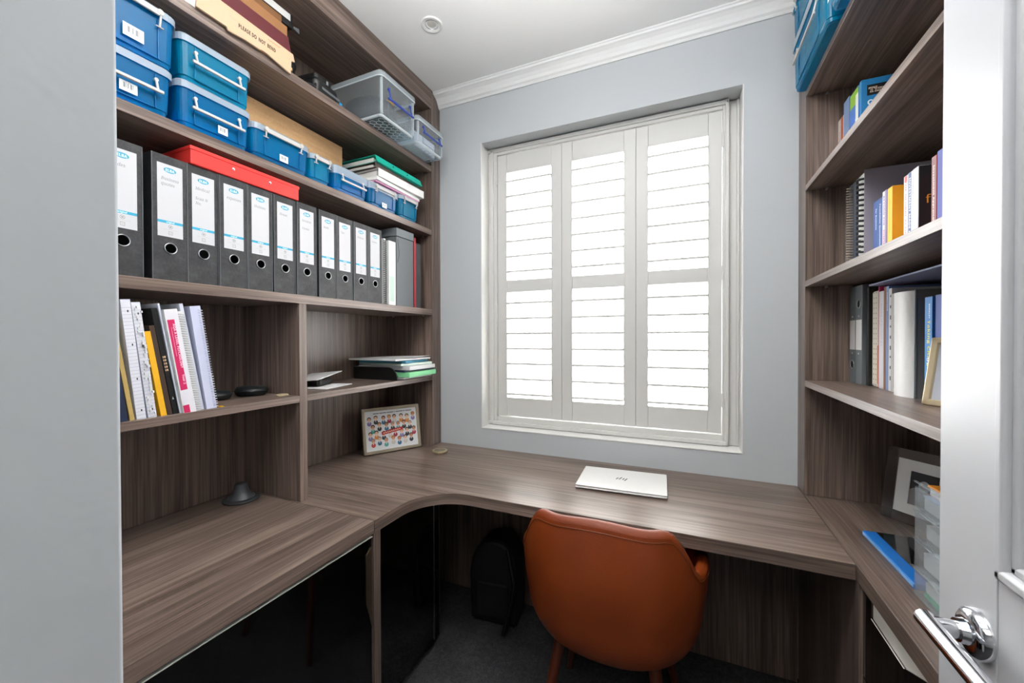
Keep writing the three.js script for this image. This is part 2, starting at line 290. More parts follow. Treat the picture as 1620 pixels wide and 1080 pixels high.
// ------------------------------------------------------------------ left bookcase
const SB = [1.435, 1.464], SC = [1.104, 1.1327], SD = [0.687, 0.7174], SE = [0.346, 0.369], TZ = 0.08;
const BL = thing('fitted_bookcase', 'tall dark wood fitted bookcase with open shelves of lever arch files and blue boxes', 'bookcase', [0, 0, 0]);
{
  const z1 = NZ - 0.003, i = 0.004;
  part(BL, 'back_panel', wood(XB, XB + 0.008, D + 0.001, CE - 0.02, 0.002, z1, 1), M.wood);
  for (const [a, b] of [SB, SC, SD]) part(BL, 'shelf', wood(XB + 0.008, 0, Yr(a), Yr(b), TZ, z1, 2), M.wood);
  part(BL, 'shelf', wood(XB + 0.008, 0, Yr(SE[0]), Yr(SE[1]), 0.86, z1, 2), M.wood);
  part(BL, 'shelf', wood(XB + 0.008, 0, Yr(SE[0]), Yr(SE[1]), TZ, 0.83, 2), M.wood);
  part(BL, 'divider', wood(XB + 0.008, 0, D + 0.001, Yr(SD[0]), 0.83, 0.86, 1), M.wood);
  // end panel scribed round the cornice
  const pr = [[0.001, 0.001], [TZ, 0.001], [TZ, 1.835], [0.066, 1.8585], [0.061, 1.848], [0.052, 1.842], [0.042, 1.838], [0.03, 1.828], [0.02, 1.812], [0.012, 1.796], [0.001, 1.79]];
  const g = extrude(pr, -XB - 0.008).rotateY(-Math.PI / 2).translate(0, D, 0);
  part(BL, 'end_panel', uvm(g, 1, 0.3, 0.5), M.wood);
  part(BL, 'fascia', wood(-0.03, 0, Yr(1.762), CE - 0.001, 0.066, z1, 2), M.wood);
  part(BL, 'top_panel', wood(XB + 0.008, -0.03, Yr(1.762), Yr(1.785), TZ, z1, 2), M.wood);
  for (const [a, z] of [[SB[0], TZ], [SC[0], TZ], [SD[0], TZ], [SE[0], 0.83], [SE[0], TZ]])
    for (const x of [-0.05, -0.25]) part(BL, 'shelf_pin', rod([x, Yr(a) - 0.004, z === 0.83 ? z - 0.011 : z], [x, Yr(a) - 0.004, z === 0.83 ? z : z + 0.011], 0.0035), M.steel);
}
// ------------------------------------------------------------------ left base cabinet
{
  const t = thing('base_cabinet', 'base cabinet with glossy black doors under the left worktop', 'cabinet', [0, 0, 0]);
  const yt = D - 0.041;
  part(t, 'post', wood(0.05, 0.329, 0.02, yt, 0.833, 0.862, 1), M.wood);
  part(t, 'carcass', bx(XB + 0.01, 0.29, 0.06, yt, 0.865, NZ - 0.004), M.black);
  part(t, 'plinth', bx(XB + 0.01, 0.24, 0, 0.06, 0.865, NZ - 0.004), M.black);
  const d = part(t, 'door', bx(0.3, 0.322, 0.075, yt - 0.012, 0.866, NZ - 0.006, 0.0015), M.blackGloss);
  const pull = [[0.868, -0.083], [0.89, -0.1], [0.89, -0.25], [0.868, -0.33]];
  part(d, 'pull', extrude(pull.map(([z, y]) => [z, Yr(y)]), 0.0025).rotateY(-Math.PI / 2).translate(0.325, 0, 0), M.bronze);
  part(t, 'top_trim', bx(0.3, 0.328, yt - 0.0105, yt - 0.0075, 0.866, NZ - 0.006, 0.001), M.satin);
  // inner cupboard behind the curve
  part(t, 'inner_carcass', bx(XB + 0.01, 0.238, 0.06, yt, 0.402, 0.832), M.black);
  part(t, 'inner_plinth', bx(XB + 0.01, 0.2, 0, 0.06, 0.402, 0.832), M.black);
  part(t, 'inner_door', bx(0.24, 0.26, 0.05, yt - 0.005, 0.447, 0.83, 0.0015), M.blackGloss);
  part(t, 'edge_strip', bx(0.24, 0.262, 0.05, yt - 0.005, 0.442, 0.4455, 0.0008), M.steel);
  part(t, 'inner_stile', bx(0.24, 0.258, 0.05, yt - 0.005, 0.405, 0.441, 0.0015), M.blackGloss);
  part(t, 'edge_strip', bx(0.24, 0.26, 0.05, yt - 0.005, 0.4015, 0.4045, 0.0006), M.steel);
}
{
  const t = thing('modesty_panel', 'dark wood panel below the worktop under the window', 'panel', [0, 0, 0]);
  part(t, 'board', wood(0.0, 0.82, 0.001, D - 0.042, 0.003, 0.021, 1), M.wood);
  part(t, 'board', wood(0.822, XR - 0.0005, 0.001, D - 0.042, 0.003, 0.021, 1), M.wood);
}
// ------------------------------------------------------------------ right drawer unit
{
  const t = thing('drawer_unit', 'drawer unit with glossy black fronts and pale metal pulls under the right worktop', 'drawer unit', [0, 0, 0]);
  const yt = D - 0.041;
  part(t, 'side_panel', wood(XR + 0.001, XR + 0.02, 0.001, yt, 0.023, 0.585, 1), M.wood);
  part(t, 'carcass', bx(XR + 0.03, XRB, 0.05, yt, 0.587, 1.58), M.black);
  part(t, 'plinth', bx(XR + 0.05, XRB, 0, 0.05, 0.587, 1.58), M.black);
  for (let k = 0; k < 3; k++) {
    const y1 = yt - 0.006 - k * 0.215, y0 = y1 - 0.211, zz = 0.59;
    const f = extrude([[zz, y0], [1.09, y0], [1.09, y1], [0.93, y1], [0.885, y1 - 0.0], [0.79, y1 - 0.043], [0.637, y1 - 0.043], [0.637, y1], [zz, y1]], 0.018).rotateY(-Math.PI / 2).translate(XR + 0.026, 0, 0);
    const d = part(t, 'drawer_front', f, M.blackGloss);
    part(d, 'pull', [extrude([[0.637, y1 - 0.043], [0.79, y1 - 0.043], [0.885, y1], [0.637, y1]], 0.002).rotateY(-Math.PI / 2).translate(XR + 0.0135, 0, 0), bx(XR + 0.007, XR + 0.013, y1 - 0.045, y1 - 0.0435, 0.637, 0.79, 0.0005)], M.satin);
  }
}
// ------------------------------------------------------------------ right bookcase
const S1 = [1.421, 1.443], S2 = [1.088, 1.108], S3 = [0.746, 0.767], S4 = [0.3905, 0.4127], TR = 0.096;
{
  const t = thing('fitted_bookcase', 'dark wood fitted bookcase with books and photo frames behind the white door', 'bookcase', [0, 0, 0]);
  const z1 = 1.5;
  part(t, 'back_panel', wood(XRB - 0.008, XRB, D + 0.001, CE - 0.02, 0.002, z1, 1), M.wood);
  for (const [a, b] of [S1, S2, S3, S4]) part(t, 'shelf', wood(XR, XRB - 0.008, Yr(a), Yr(b), TR, z1, 2), M.wood);
  part(t, 'end_panel', wood(XR, XRB - 0.008, D + 0.001, Yr(1.792), 0.001, TR, 1), M.wood);
  part(t, 'end_panel', wood(XR, XRB - 0.008, D + 0.001, CE - 0.001, z1 + 0.001, z1 + 0.025, 1), M.wood);
  part(t, 'fascia', wood(XR, XR + 0.03, Yr(1.762), CE - 0.001, 0.066, z1, 2), M.wood);
  for (const [a] of [S1, S2, S3, S4]) for (const x of [XR + 0.06, XR + 0.26]) part(t, 'shelf_pin', rod([x, Yr(a) - 0.004, TR], [x, Yr(a) - 0.004, TR + 0.011], 0.0035), M.steel);
}
// ------------------------------------------------------------------ door, standing open
{
  const d = structGroup('door_1'), x0 = 1.53, x1 = 1.574, z0 = 1.104, z1 = 1.868, st = 0.108;
  part(d, 'stile', bx(x0, x1, 0.008, 2.02, z0, z0 + st, 0.0015), M.door);
  part(d, 'stile', bx(x0, x1, 0.008, 2.02, z1 - st, z1, 0.0015), M.door);
  const rails = [[0.008, 0.24], [0.86, 1.045], [1.9, 2.02]];
  for (const [a, b] of rails) part(d, 'rail', bx(x0 + 0.0006, x1 - 0.0006, a, b, z0 + st, z1 - st, 0.0015), M.door);
  for (const [a, b] of [[0.24, 0.86], [1.045, 1.9]]) {
    part(d, 'panel', bx(x0 + 0.014, x1 - 0.014, a - 0.004, b + 0.004, z0 + st - 0.004, z1 - st + 0.004, 0.001), M.door);
    part(d, 'panel', bx(x0 + 0.008, x1 - 0.008, a + 0.05, b - 0.05, z0 + st + 0.05, z1 - st - 0.05, 0.006), M.door);
    const m = [], zz0 = z0 + st, zz1 = z1 - st, ring = (i, w, xa, r) => m.push(bx(xa, x0 + 0.02, a + i, a + i + w, zz0 + i, zz1 - i, r), bx(xa, x0 + 0.02, b - i - w, b - i, zz0 + i, zz1 - i, r), bx(xa, x0 + 0.02, a + i, b - i, zz0 + i, zz0 + i + w, r), bx(xa, x0 + 0.02, a + i, b - i, zz1 - i - w, zz1 - i, r));
    ring(-0.001, 0.014, x0 - 0.004, 0.0045); ring(0.011, 0.012, x0 + 0.003, 0.004); ring(0.021, 0.01, x0 + 0.009, 0.003);
    part(d, 'moulding', m, M.door);
  }
  const h = thing('door_handle', 'chrome lever door handle on a round rose on the white door', 'door handle', [x0, Yr(0.224), 1.185]);
  part(h, 'rose', lathe([[0.0001, 0.013], [0.016, 0.013], [0.022, 0.0115], [0.0265, 0.008], [0.0275, 0.0]], 48).rotateZ(Math.PI / 2), M.chrome);
  part(h, 'neck', rod([0, 0, 0], [-0.043, 0, 0], 0.0095, 0.0095, 24), M.chrome);
  part(h, 'collar', rod([-0.012, 0, 0], [-0.02, 0, 0], 0.0145, 0.0125, 24), M.chrome);
  part(h, 'lever', [rod([-0.043, 0, -0.012], [-0.043, 0, 0.122], 0.0102, 0.0102, 28), lathe([[0.0001, 0.002], [0.008, 0.0015], [0.0102, 0]], 28).rotateX(-Math.PI / 2).translate(-0.043, 0, -0.012)], M.chrome);
}
//@@OBJECTS
// ================================================================== THINGS ON THE LEFT BOOKCASE
// ------------------------------------------------------------------ lever arch files
{
  const H = 0.32, W = 0.0755, DP = 0.283;
  const scr = ['Codes', 'Business|quotes', 'Medical||Scan N|No.', 'expenses', 'Hobbies', 'House', 'Invoices||Forms', 'Bank', 'Tax', 'Policies', 'Letters'];
  const hole = new THREE.Path(); hole.absarc(0, 0.083, 0.0125, 0, Math.PI * 2, true);
  const spine = extrude([[-W / 2, 0], [W / 2, 0], [W / 2, H], [-W / 2, H]], 0.0024, 0.0006, [hole]).rotateY(Math.PI / 2).translate(-0.003, 0, 0);
  const spineU = uvm(spine, 1), cover = uvm(bx(-DP, -0.001, 0, H, -0.0013, 0.0013, 0.0006), 1);
  const edge = bx(-0.0012, 0.0006, 0, H, -0.0008, 0.0008, 0.0004);
  const ring = plain(new THREE.TorusGeometry(0.0132, 0.0012, 8, 32)).rotateY(Math.PI / 2);
  const inner = bx(-0.27, -0.05, 0.004, 0.301, -W / 2 + 0.012, W / 2 - 0.012, 0.001);
  const well = bx(-0.045, -0.02, 0.05, 0.12, -W / 2 + 0.006, W / 2 - 0.006, 0.001);
  const zs = [1.324, 1.2275, 1.1495, 1.0705, 0.9895, 0.905, 0.824, 0.733, 0.651, 0.570, 0.488];
  const words = ['nearest the doorway wall', 'second', 'third', 'fourth', 'fifth', 'sixth', 'seventh', 'eighth', 'ninth', 'tenth', 'eleventh'];
  zs.forEach((z, i) => {
    const t = thing('lever_arch_file', i ? 'black lever arch file with white label, ' + words[i] + ' of the row from the doorway wall' : 'black lever arch file with white label at the doorway wall end of the row', 'file', [-0.004 - (i % 3) * 0.0015, Yr(SD[1]), z], 0, 'lever arch files on the middle shelf');
    part(t, 'spine', spineU, i === 5 || i === 7 || i > 8 ? M.fileBoard : M.fileBoard);
    for (const s of [-1, 1]) { const c = part(t, 'cover', cover, M.fileBoard); c.position.z = s * (W / 2 + 0.0002); const e = part(t, 'metal_edge', edge, M.slate); e.position.set(0.0005, 0, s * (W / 2 + 0.0008)); }
    const rg = part(t, 'finger_ring', ring, M.steel); rg.position.set(0.0012, 0.083, 0);
    part(t, 'finger_well', well, M.hole);
    part(t, 'papers', inner, M.pages);
    const lab = canvasMat(160, 470, (g, w, h) => {
      g.fillStyle = '#c4c4c7'; g.fillRect(0, 0, w, h);
      g.fillStyle = '#3f97b4'; g.beginPath(); g.ellipse(w / 2, 36, 40, 17, 0, 0, 7); g.fill();
      g.fillStyle = '#dff0f5'; g.font = 'bold 24px sans-serif'; g.textAlign = 'center'; g.fillText('ELBA', w / 2, 45);
      g.strokeStyle = '#c6c6c8'; g.lineWidth = 1.5; for (let k = 0; k < 5; k++) { g.beginPath(); g.moveTo(8, 130 + k * 46); g.lineTo(w - 8, 130 + k * 46); g.stroke(); }
      g.fillStyle = '#74777e'; g.font = 'italic 27px serif'; g.textAlign = 'left'; scr[i].split('|').forEach((s, k) => g.fillText(s, 22, 104 + k * 34));
      g.fillStyle = '#2b9abb'; g.fillRect(0, 366, w, 17); g.fillStyle = '#ddeff5'; g.font = 'bold 14px sans-serif'; g.textAlign = 'center'; g.fillText('original', w / 2, 379);
      g.strokeStyle = '#777'; g.lineWidth = 2; g.beginPath(); g.ellipse(w / 2, 404, 13, 11, 0, 0, 7); g.stroke(); g.fillStyle = '#888'; g.fillRect(w / 2 - 6, 400, 12, 8);
      g.fillStyle = '#b5b5b5'; g.fillRect(34, 421, w - 68, 3); g.strokeRect(w / 2 - 12, 434, 24, 20); g.fillRect(w / 2 - 7, 440, 14, 8);
    });
    part(t, 'spine_label', print(0.0555, 0.186, 'x').translate(0.0006, 0.205, 0), lab, 'white label with blue oval logo and blue band');
    part(t, 'embossed_mark', extrude((() => { const s = new THREE.Shape(); s.absellipse(0, 0, 0.014, 0.0055, 0, 7); return s; })(), 0.0008, 0.0003).rotateY(Math.PI / 2).translate(0, 0.033, 0), M.charcoal);
  });
}
{ // red box file lying on the row of files
  const t = thing('red_box_file', 'flat red plastic box file lying on top of the lever arch files', 'box file', [0.0, Yr(SD[1]) + 0.3215, 1.02]);
  part(t, 'box', bx(-0.24, 0.0, 0, 0.046, -0.163, 0.163, 0.003), M.red);
  part(t, 'lid_lip', bx(-0.242, 0.0015, 0.038, 0.049, -0.1645, 0.1645, 0.002), M.red);
  for (const z of [-0.06, 0.052]) part(t, 'rivet', lathe([[0.0001, 0.002], [0.003, 0.0015], [0.0042, 0]], 16).rotateZ(-Math.PI / 2).translate(0.0002, 0.026, z), M.steel);
}
// ------------------------------------------------------------------ generic book: spine faces +x, thickness along z, base at y = 0
function book(name, label, category, pos, turn, group, o) {
  const { t = 0.02, h = 0.22, d = 0.16, mat = M.white, page = M.pages, hard = 0.0015, spine, front, back, round = 0 } = o;
  const b = thing(name, label, category, pos, turn, group);
  const c = [bx(-d, 0, 0, h, t / 2 - hard, t / 2, 0.0006), bx(-d, 0, 0, h, -t / 2, -t / 2 + hard, 0.0006)];
  if (round) { const s = []; for (let k = 0; k <= 10; k++) { const a = -Math.PI / 2 + Math.PI * k / 10; s.push([Math.cos(a) * round, Math.sin(a) * t / 2]); } s.push([-0.002, t / 2], [-0.002, -t / 2]); c.push(extrude(s, h).rotateX(-Math.PI / 2).scale(1, 1, -1)); fixWinding(c[2]); }
  else c.push(bx(-0.0016, 0.0004, 0, h, -t / 2, t / 2, 0.0006));
  part(b, 'cover', c, mat);
  if (page) part(b, 'pages', uvm(bx(-d + 0.003, -0.0018, 0.003, h - 0.003, -t / 2 + hard, t / 2 - hard, 0), 1), page);
  if (spine) part(b, 'spine_print', print(t * 0.94, h * 0.985, 'x').translate(0.0007 + round, h / 2, 0), spine);
  if (front) { const f = print(d * 0.99, h * 0.99, 'z').translate(-d / 2, h / 2, t / 2 + 0.0004); part(b, 'cover_print', f, front); }
  if (back) { const f = print(d * 0.99, h * 0.99, 'z').rotateY(Math.PI).translate(-d / 2, h / 2, -t / 2 - 0.0004); part(b, 'cover_print', f, back); }
  return b;
}
function fixWinding(g) { const p = g.attributes.position, n = g.attributes.normal; for (let i = 0; i < p.count; i += 3) { for (const a of [p, n, g.attributes.uv]) { const s = a.itemSize; for (let k = 0; k < s; k++) { const x = a.array[(i + 1) * s + k]; a.array[(i + 1) * s + k] = a.array[(i + 2) * s + k]; a.array[(i + 2) * s + k] = x; } } } }
// vertical writing on a spine: reads from the top down (dir 1)
function spineText(w, h, bg, lines, o = {}) {
  return canvasMat(w, h, (g) => {
    g.fillStyle = bg; g.fillRect(0, 0, w, h); if (o.pre) o.pre(g, w, h);
    for (const [txt, x, y, size, col, font = 'bold'] of lines) { g.save(); g.translate(x * w, y * h); g.rotate(Math.PI / 2); g.fillStyle = col; g.font = font + ' ' + size + 'px sans-serif'; g.textBaseline = 'middle'; g.fillText(txt, 0, 0); g.restore(); }
  }, { roughness: o.roughness ?? 0.4 });
}
// spiral binding: one turn of wire per pitch along y, around x = 0
function coil(h, r, pitch, w = 0.0007, y0 = 0.006) {
  const a = []; for (let y = y0; y < h - y0; y += pitch) a.push(plain(new THREE.TorusGeometry(r, w, 5, 12)).rotateX(Math.PI / 2 - 0.25).translate(0, y, 0)); return a;
}
// ------------------------------------------------------------------ files and books standing to the right of the lever arch files
{
  const y = Yr(SD[1]), G = 'papers beside the lever arch files';
  const f = thing('plastic_folder', 'pale lilac plastic folder standing against the last lever arch file', 'folder', [-0.03, y, 0.4345], 0);
  part(f, 'cover', bx(-0.24, 0, 0, 0.308, -0.0135, 0.0135, 0.002), C('#b9bcd6', 0.35));
  part(f, 'thumb_hole', rod([-0.002, 0.075, 0.006], [0.001, 0.075, 0.006], 0.009), M.hole);
  const s = thing('comb_bound_report', 'black comb-bound report standing beside the pale lilac folder', 'report', [-0.016, y, 0.4085], 0);
  part(s, 'sheets', bx(-0.22, -0.006, 0, 0.297, -0.006, 0.006, 0.0005), M.pages); part(s, 'comb', coil(0.297, 0.0062, 0.0085, 0.0016).map((g) => g.translate(-0.006, 0, 0)), M.black);
  book('white_paperback', 'thick white paperback standing beside the grey box file', 'book', [-0.008, y, 0.376], 0, undefined, { t: 0.046, h: 0.29, d: 0.2, mat: C('#e4e7e4'), spine: spineText(64, 400, '#e6e8e6', [['', 0.5, 0.1, 20, '#888']], { pre: (g, w, h) => { g.fillStyle = '#b9d3c4'; g.fillRect(w * 0.1, h * 0.55, w * 0.7, h * 0.4); g.fillStyle = '#d5d8d8'; g.fillRect(0, h * 0.1, w, 4); } }) });
  const b = thing('grey_box_file', 'dark grey box file with a lighter lid edge at the end of the file shelf', 'box file', [-0.01, y, 0.282], 0);
  part(b, 'box', bx(-0.26, 0, 0, 0.322, -0.062, 0.062, 0.002), M.slate); part(b, 'lid', bx(-0.262, 0.002, 0.324, 0.362, -0.064, 0.064, 0.002), M.fileGrey);
  part(b, 'cord', tube([[0.004, 0.31, 0.058], [0.006, 0.24, 0.05], [0.004, 0.2, 0.06]], 0.0008), M.black);
  book('red_folder', 'thin red folder standing by the end panel of the file shelf', 'folder', [-0.012, y, 0.2045], 0, undefined, { t: 0.015, h: 0.345, d: 0.22, mat: C('#9c1f2c'), page: null });
  book('black_ring_binder', 'black ring binder between the thin red folder and the end panel', 'binder', [-0.02, y, 0.168], 0, undefined, { t: 0.042, h: 0.325, d: 0.24, mat: M.charcoal, page: null });
}
// ------------------------------------------------------------------ storage boxes
function rrect(l, d, r, y, n = 5) {               // rounded rectangle ring: x from -d to 0, z centred
  const a = []; for (const [cx, cz, s] of [[-r, l / 2 - r, 0], [-d + r, l / 2 - r, 1], [-d + r, -l / 2 + r, 2], [-r, -l / 2 + r, 3]])
    for (let k = 0; k <= n; k++) { const q = (s + k / n) * Math.PI / 2; a.push([cx + r * Math.cos(q), y, cz + r * Math.sin(q)]); }
  return a;
}
function loft(rings, cap0, cap1) {
  const p = []; const tri = (a, b, c) => p.push(...a, ...b, ...c);
  for (let i = 0; i + 1 < rings.length; i++) { const A = rings[i], B = rings[i + 1], n = A.length; for (let k = 0; k < n; k++) { const m = (k + 1) % n; tri(A[k], B[k], A[m]); tri(A[m], B[k], B[m]); } }
  const cap = (R, up) => { const c = R.reduce((s, q) => [s[0] + q[0] / R.length, s[1] + q[1] / R.length, s[2] + q[2] / R.length], [0, 0, 0]); for (let k = 0; k < R.length; k++) { const m = (k + 1) % R.length; up ? tri(c, R[m], R[k]) : tri(c, R[k], R[m]); } };
  if (cap0) cap(rings[0], false); if (cap1) cap(rings[rings.length - 1], true);
  const g = new THREE.BufferGeometry(); g.setAttribute('position', new THREE.Float32BufferAttribute(p, 3)); g.computeVertexNormals(); return plain(g);
}
const inset = (l, d, r, y, i) => rrect(l - 2 * i, d - 2 * i, Math.max(0.004, r - i * 0.5), y).map(([x, yy, z]) => [x - i, yy, z]);
function storageBox(label, pos, turn, group, o) {
  const { l, d, h, body = M.bluePlastic, lid = M.lidPlastic, hm = M.greyHandle, mode = 'down', code, fill, lidH = 0.021 } = o;
  const t = thing(o.name ?? 'storage_box', label, 'storage box', pos, turn, group), r = 0.02, hb = h - lidH * 0.45;
  const b = part(t, 'body', loft([inset(l, d, r, 0.001, 0.014), inset(l, d, r, 0.004, 0.009), inset(l, d, r, 0.014, 0.008), inset(l, d, r, 0.016, 0.006), inset(l, d, r, hb - 0.012, 0.003), inset(l, d, r, hb - 0.01, 0.001), inset(l, d, r, hb, 0.001)], true, false), body);
  const pz = l * 0.3;
  for (const s of [-1, 1]) part(b, 'rib', bx(-0.0045, -0.0015, 0.014, hb - 0.012, s * pz - 0.002, s * pz + 0.002, 0.0012), body);
  part(b, 'rib', bx(-0.006, -0.003, 0.014, 0.018, -pz, pz, 0.0012), body);
  part(t, 'lid', loft([inset(l, d, r + 0.003, h - lidH, -0.003), inset(l, d, r + 0.003, h - 0.004, -0.003), inset(l, d, r, h, 0.001), inset(l, d, r, h, 0.01), inset(l, d, r, h - 0.005, 0.014)], false, true), lid);
  if (o.rim) { part(b, 'rim', loft([inset(l, d, r, hb - 0.016, -0.001), inset(l, d, r, hb - 0.002, -0.0015)], false, false), M.milky); part(b, 'corner_rib', [-1, 1].map((q) => bx(-0.016, -0.0045, 0.012, hb - 0.014, q * (l / 2 - 0.014) - 0.002, q * (l / 2 - 0.014) + 0.002, 0.0015)), M.milky); part(b, 'base_edge', loft([inset(l, d, r, 0.0015, 0.0125), inset(l, d, r, 0.0045, 0.0085), inset(l, d, r, 0.012, 0.0078)], false, false), M.milky); }
  if (fill) fill(t, l, d, h);
  const a = l * 0.3, hd = [];
  if (mode === 'down') {
    const y1 = h * 0.68, y0 = h * 0.44; for (const s of [-1, 1]) { hd.push(rod([0.001, y1, s * a], [0.01, y0, s * a], 0.0028)); hd.push(rod([-0.004, y1, s * a], [0.004, y1, s * a], 0.0045)); }
    hd.push(bx(0.006, 0.013, y0 - 0.004, y0 + 0.004, -a - 0.012, a + 0.012, 0.002));
  } else {
    const y0 = h * 0.66, y1 = h - 0.006; for (const s of [-1, 1]) { hd.push(rod([0.003, y0, s * a], [0.007, y1 - 0.008, s * (a + 0.002)], 0.0024)); hd.push(rod([0.002, y1 - 0.006, s * a], [0.01, y1 - 0.006, s * a], 0.0068)); hd.push(rod([0.003, y0, s * a - 0.008], [0.003, y0, s * a + 0.008], 0.0018)); }
    hd.push(bx(0.003, 0.009, y1 - 0.016, y1 - 0.002, -a, a, 0.002));
  }
  part(t, 'handle', hd, hm);
  if (code) part(t, 'barcode_label', print(code[2], code[3], 'x').translate(0.0012, code[1], code[0]), barcode);
  return t;
}
const barcode = canvasMat(128, 96, (g, w, h) => { g.fillStyle = '#f4f4f4'; g.fillRect(0, 0, w, h); g.fillStyle = '#55585c'; let x = 18; let k = 3; while (x < 104) { k = (k * 7 + 5) % 11; g.fillRect(x, 18, 1 + k % 4, 46); x += 3 + (k % 5); } g.fillStyle = '#8a8a8a'; g.fillRect(18, 72, 86, 4); g.fillRect(26, 10, 60, 3); });
{
  const y = Yr(SC[1]), G = 'blue storage boxes on the shelf above the files';
  const papers = (t, l, d, h) => part(t, 'contents', bx(-d * 0.85, -d * 0.25, 0.006, h * 0.5, -l * 0.38, l * 0.4, 0.002), M.paperCool);
  const coilIn = (t, l, d, h) => part(t, 'contents', [0, 1, 2, 3].map((k) => plain(new THREE.TorusGeometry(0.036 + k * 0.003, 0.0035, 8, 30)).rotateY(Math.PI / 2).translate(-0.03 - k * 0.008, 0.05, 0.0)), M.charcoal);
  storageBox('blue storage box with clear lid at the doorway wall, bottom of its stack', [0, y, 1.315], 0, G, { l: 0.192, d: 0.27, h: 0.123, code: [-0.003, 0.034, 0.034, 0.024], fill: papers });
  storageBox('blue storage box with clear lid at the doorway wall, upper of its stack', [0.004, y + 0.124, 1.312], 0, G, { l: 0.2, d: 0.27, h: 0.14, mode: 'up', code: [-0.009, 0.044, 0.04, 0.03], fill: papers });
  storageBox('blue storage box under another one beside the cardboard sheet', [0, y, 1.113], 0, G, { l: 0.192, d: 0.27, h: 0.123, code: [-0.012, 0.03, 0.026, 0.022], fill: papers });
  storageBox('turquoise blue storage box resting on another one beside the cardboard sheet', [0, y + 0.124, 1.111], 0, G, { l: 0.192, d: 0.27, h: 0.123, body: M.aquaPlastic });
  storageBox('low wide blue storage box with a coiled cable inside, in front of the cardboard', [0.002, y, 0.914], 0, G, { l: 0.205, d: 0.16, h: 0.106, mode: 'up', code: [0.0, 0.026, 0.03, 0.022], fill: coilIn });
  storageBox('small blue storage box at the end edge of the cardboard sheet', [-0.004, y, 0.757], 0, G, { l: 0.095, d: 0.13, h: 0.1, mode: 'up', body: M.aquaPlastic, fill: papers });
  storageBox('small blue storage box with tall clear lid and lowered pale handle', [0, y, 0.616], 0, G, { l: 0.176, d: 0.13, h: 0.098, lidH: 0.034, fill: papers });
  storageBox('small blue storage box under the stack of ring binders', [0, y, 0.43], 0, G, { l: 0.186, d: 0.13, h: 0.1, lidH: 0.03, mode: 'up', code: [0.005, 0.018, 0.03, 0.02] });
  storageBox('smallest turquoise storage box beside the end panel of the bookcase', [0, y, 0.257], 0, G, { l: 0.146, d: 0.13, h: 0.108, mode: 'up', body: M.aquaPlastic });
  solo('cardboard_sheet', uvm(bx(-0.168, -0.162, 0, 0.27, -0.22, 0.22, 0.001), 2).translate(0, y, 0.735), M.kraft, 'large brown cardboard sheet standing behind the low blue boxes', 'cardboard');
}
{ // ring binders and wallets lying on the two small boxes
  const y = Yr(SC[1]) + 0.111, G = 'binders lying on the small blue boxes';
  const w2 = solo('pink_wallet', bx(-0.22, 0, 0, 0.006, -0.15, 0.15, 0.002), M.pink, 'thin pink document wallet at the bottom of the binder pile', 'wallet'); w2.position.set(-0.006, y, 0.33);
  const w3 = solo('white_wallet', [bx(-0.23, 0.0, 0, 0.012, -0.155, 0.155, 0.004), bx(-0.22, -0.004, 0.012, 0.018, -0.15, 0.15, 0.002)], M.white, 'white plastic document wallet under the white ring binder', 'wallet'); w3.position.set(-0.002, y + 0.0065, 0.325); w3.rotation.y = 0.03;
  const wb = thing('white_ring_binder', 'white ring binder lying flat below the brown binder', 'binder', [0.002, y + 0.026, 0.31], -0.02);
  part(wb, 'cover', [bx(-0.25, 0, 0, 0.0025, -0.158, 0.158, 0.001), bx(-0.25, 0, 0.034, 0.0365, -0.158, 0.158, 0.001), bx(-0.003, 0.0, 0, 0.0365, -0.158, 0.158, 0.001)], M.white); part(wb, 'sheets', bx(-0.24, -0.02, 0.003, 0.03, -0.15, 0.15, 0.001), M.pages);
  const bb = thing('brown_ring_binder', 'dark brown ring binder lying below the turquoise binder', 'binder', [-0.014, y + 0.063, 0.318], 0.02);
  part(bb, 'cover', [bx(-0.25, 0, 0, 0.0025, -0.158, 0.158, 0.001), bx(-0.25, 0, 0.02, 0.0225, -0.158, 0.158, 0.001), bx(-0.003, 0.0, 0, 0.0225, -0.158, 0.158, 0.001)], C('#4a3f38')); part(bb, 'sheets', bx(-0.24, -0.02, 0.003, 0.018, -0.15, 0.15, 0.001), M.pages);
  const tb = thing('turquoise_ring_binder', 'shiny turquoise ring binder on top of the binder pile', 'binder', [0.0, y + 0.086, 0.318], 0.0);
  const sp = [[0, 0], [0.0, 0.003], [-0.012, 0.031], [-0.015, 0.031], [-0.004, 0.002]];
  part(tb, 'cover', [bx(-0.25, 0, 0, 0.0025, -0.158, 0.158, 0.001), bx(-0.25, -0.013, 0.029, 0.0315, -0.158, 0.158, 0.001), extrude(sp, 0.316).translate(0, 0, -0.158)], M.teal);
  part(tb, 'sheets', bx(-0.24, -0.03, 0.003, 0.024, -0.15, 0.15, 0.001), M.pages);
  for (const z of [-0.05, 0.05]) part(tb, 'rivet', rod([-0.007, 0.017, z], [-0.004, 0.018, z], 0.0028), M.black);
}
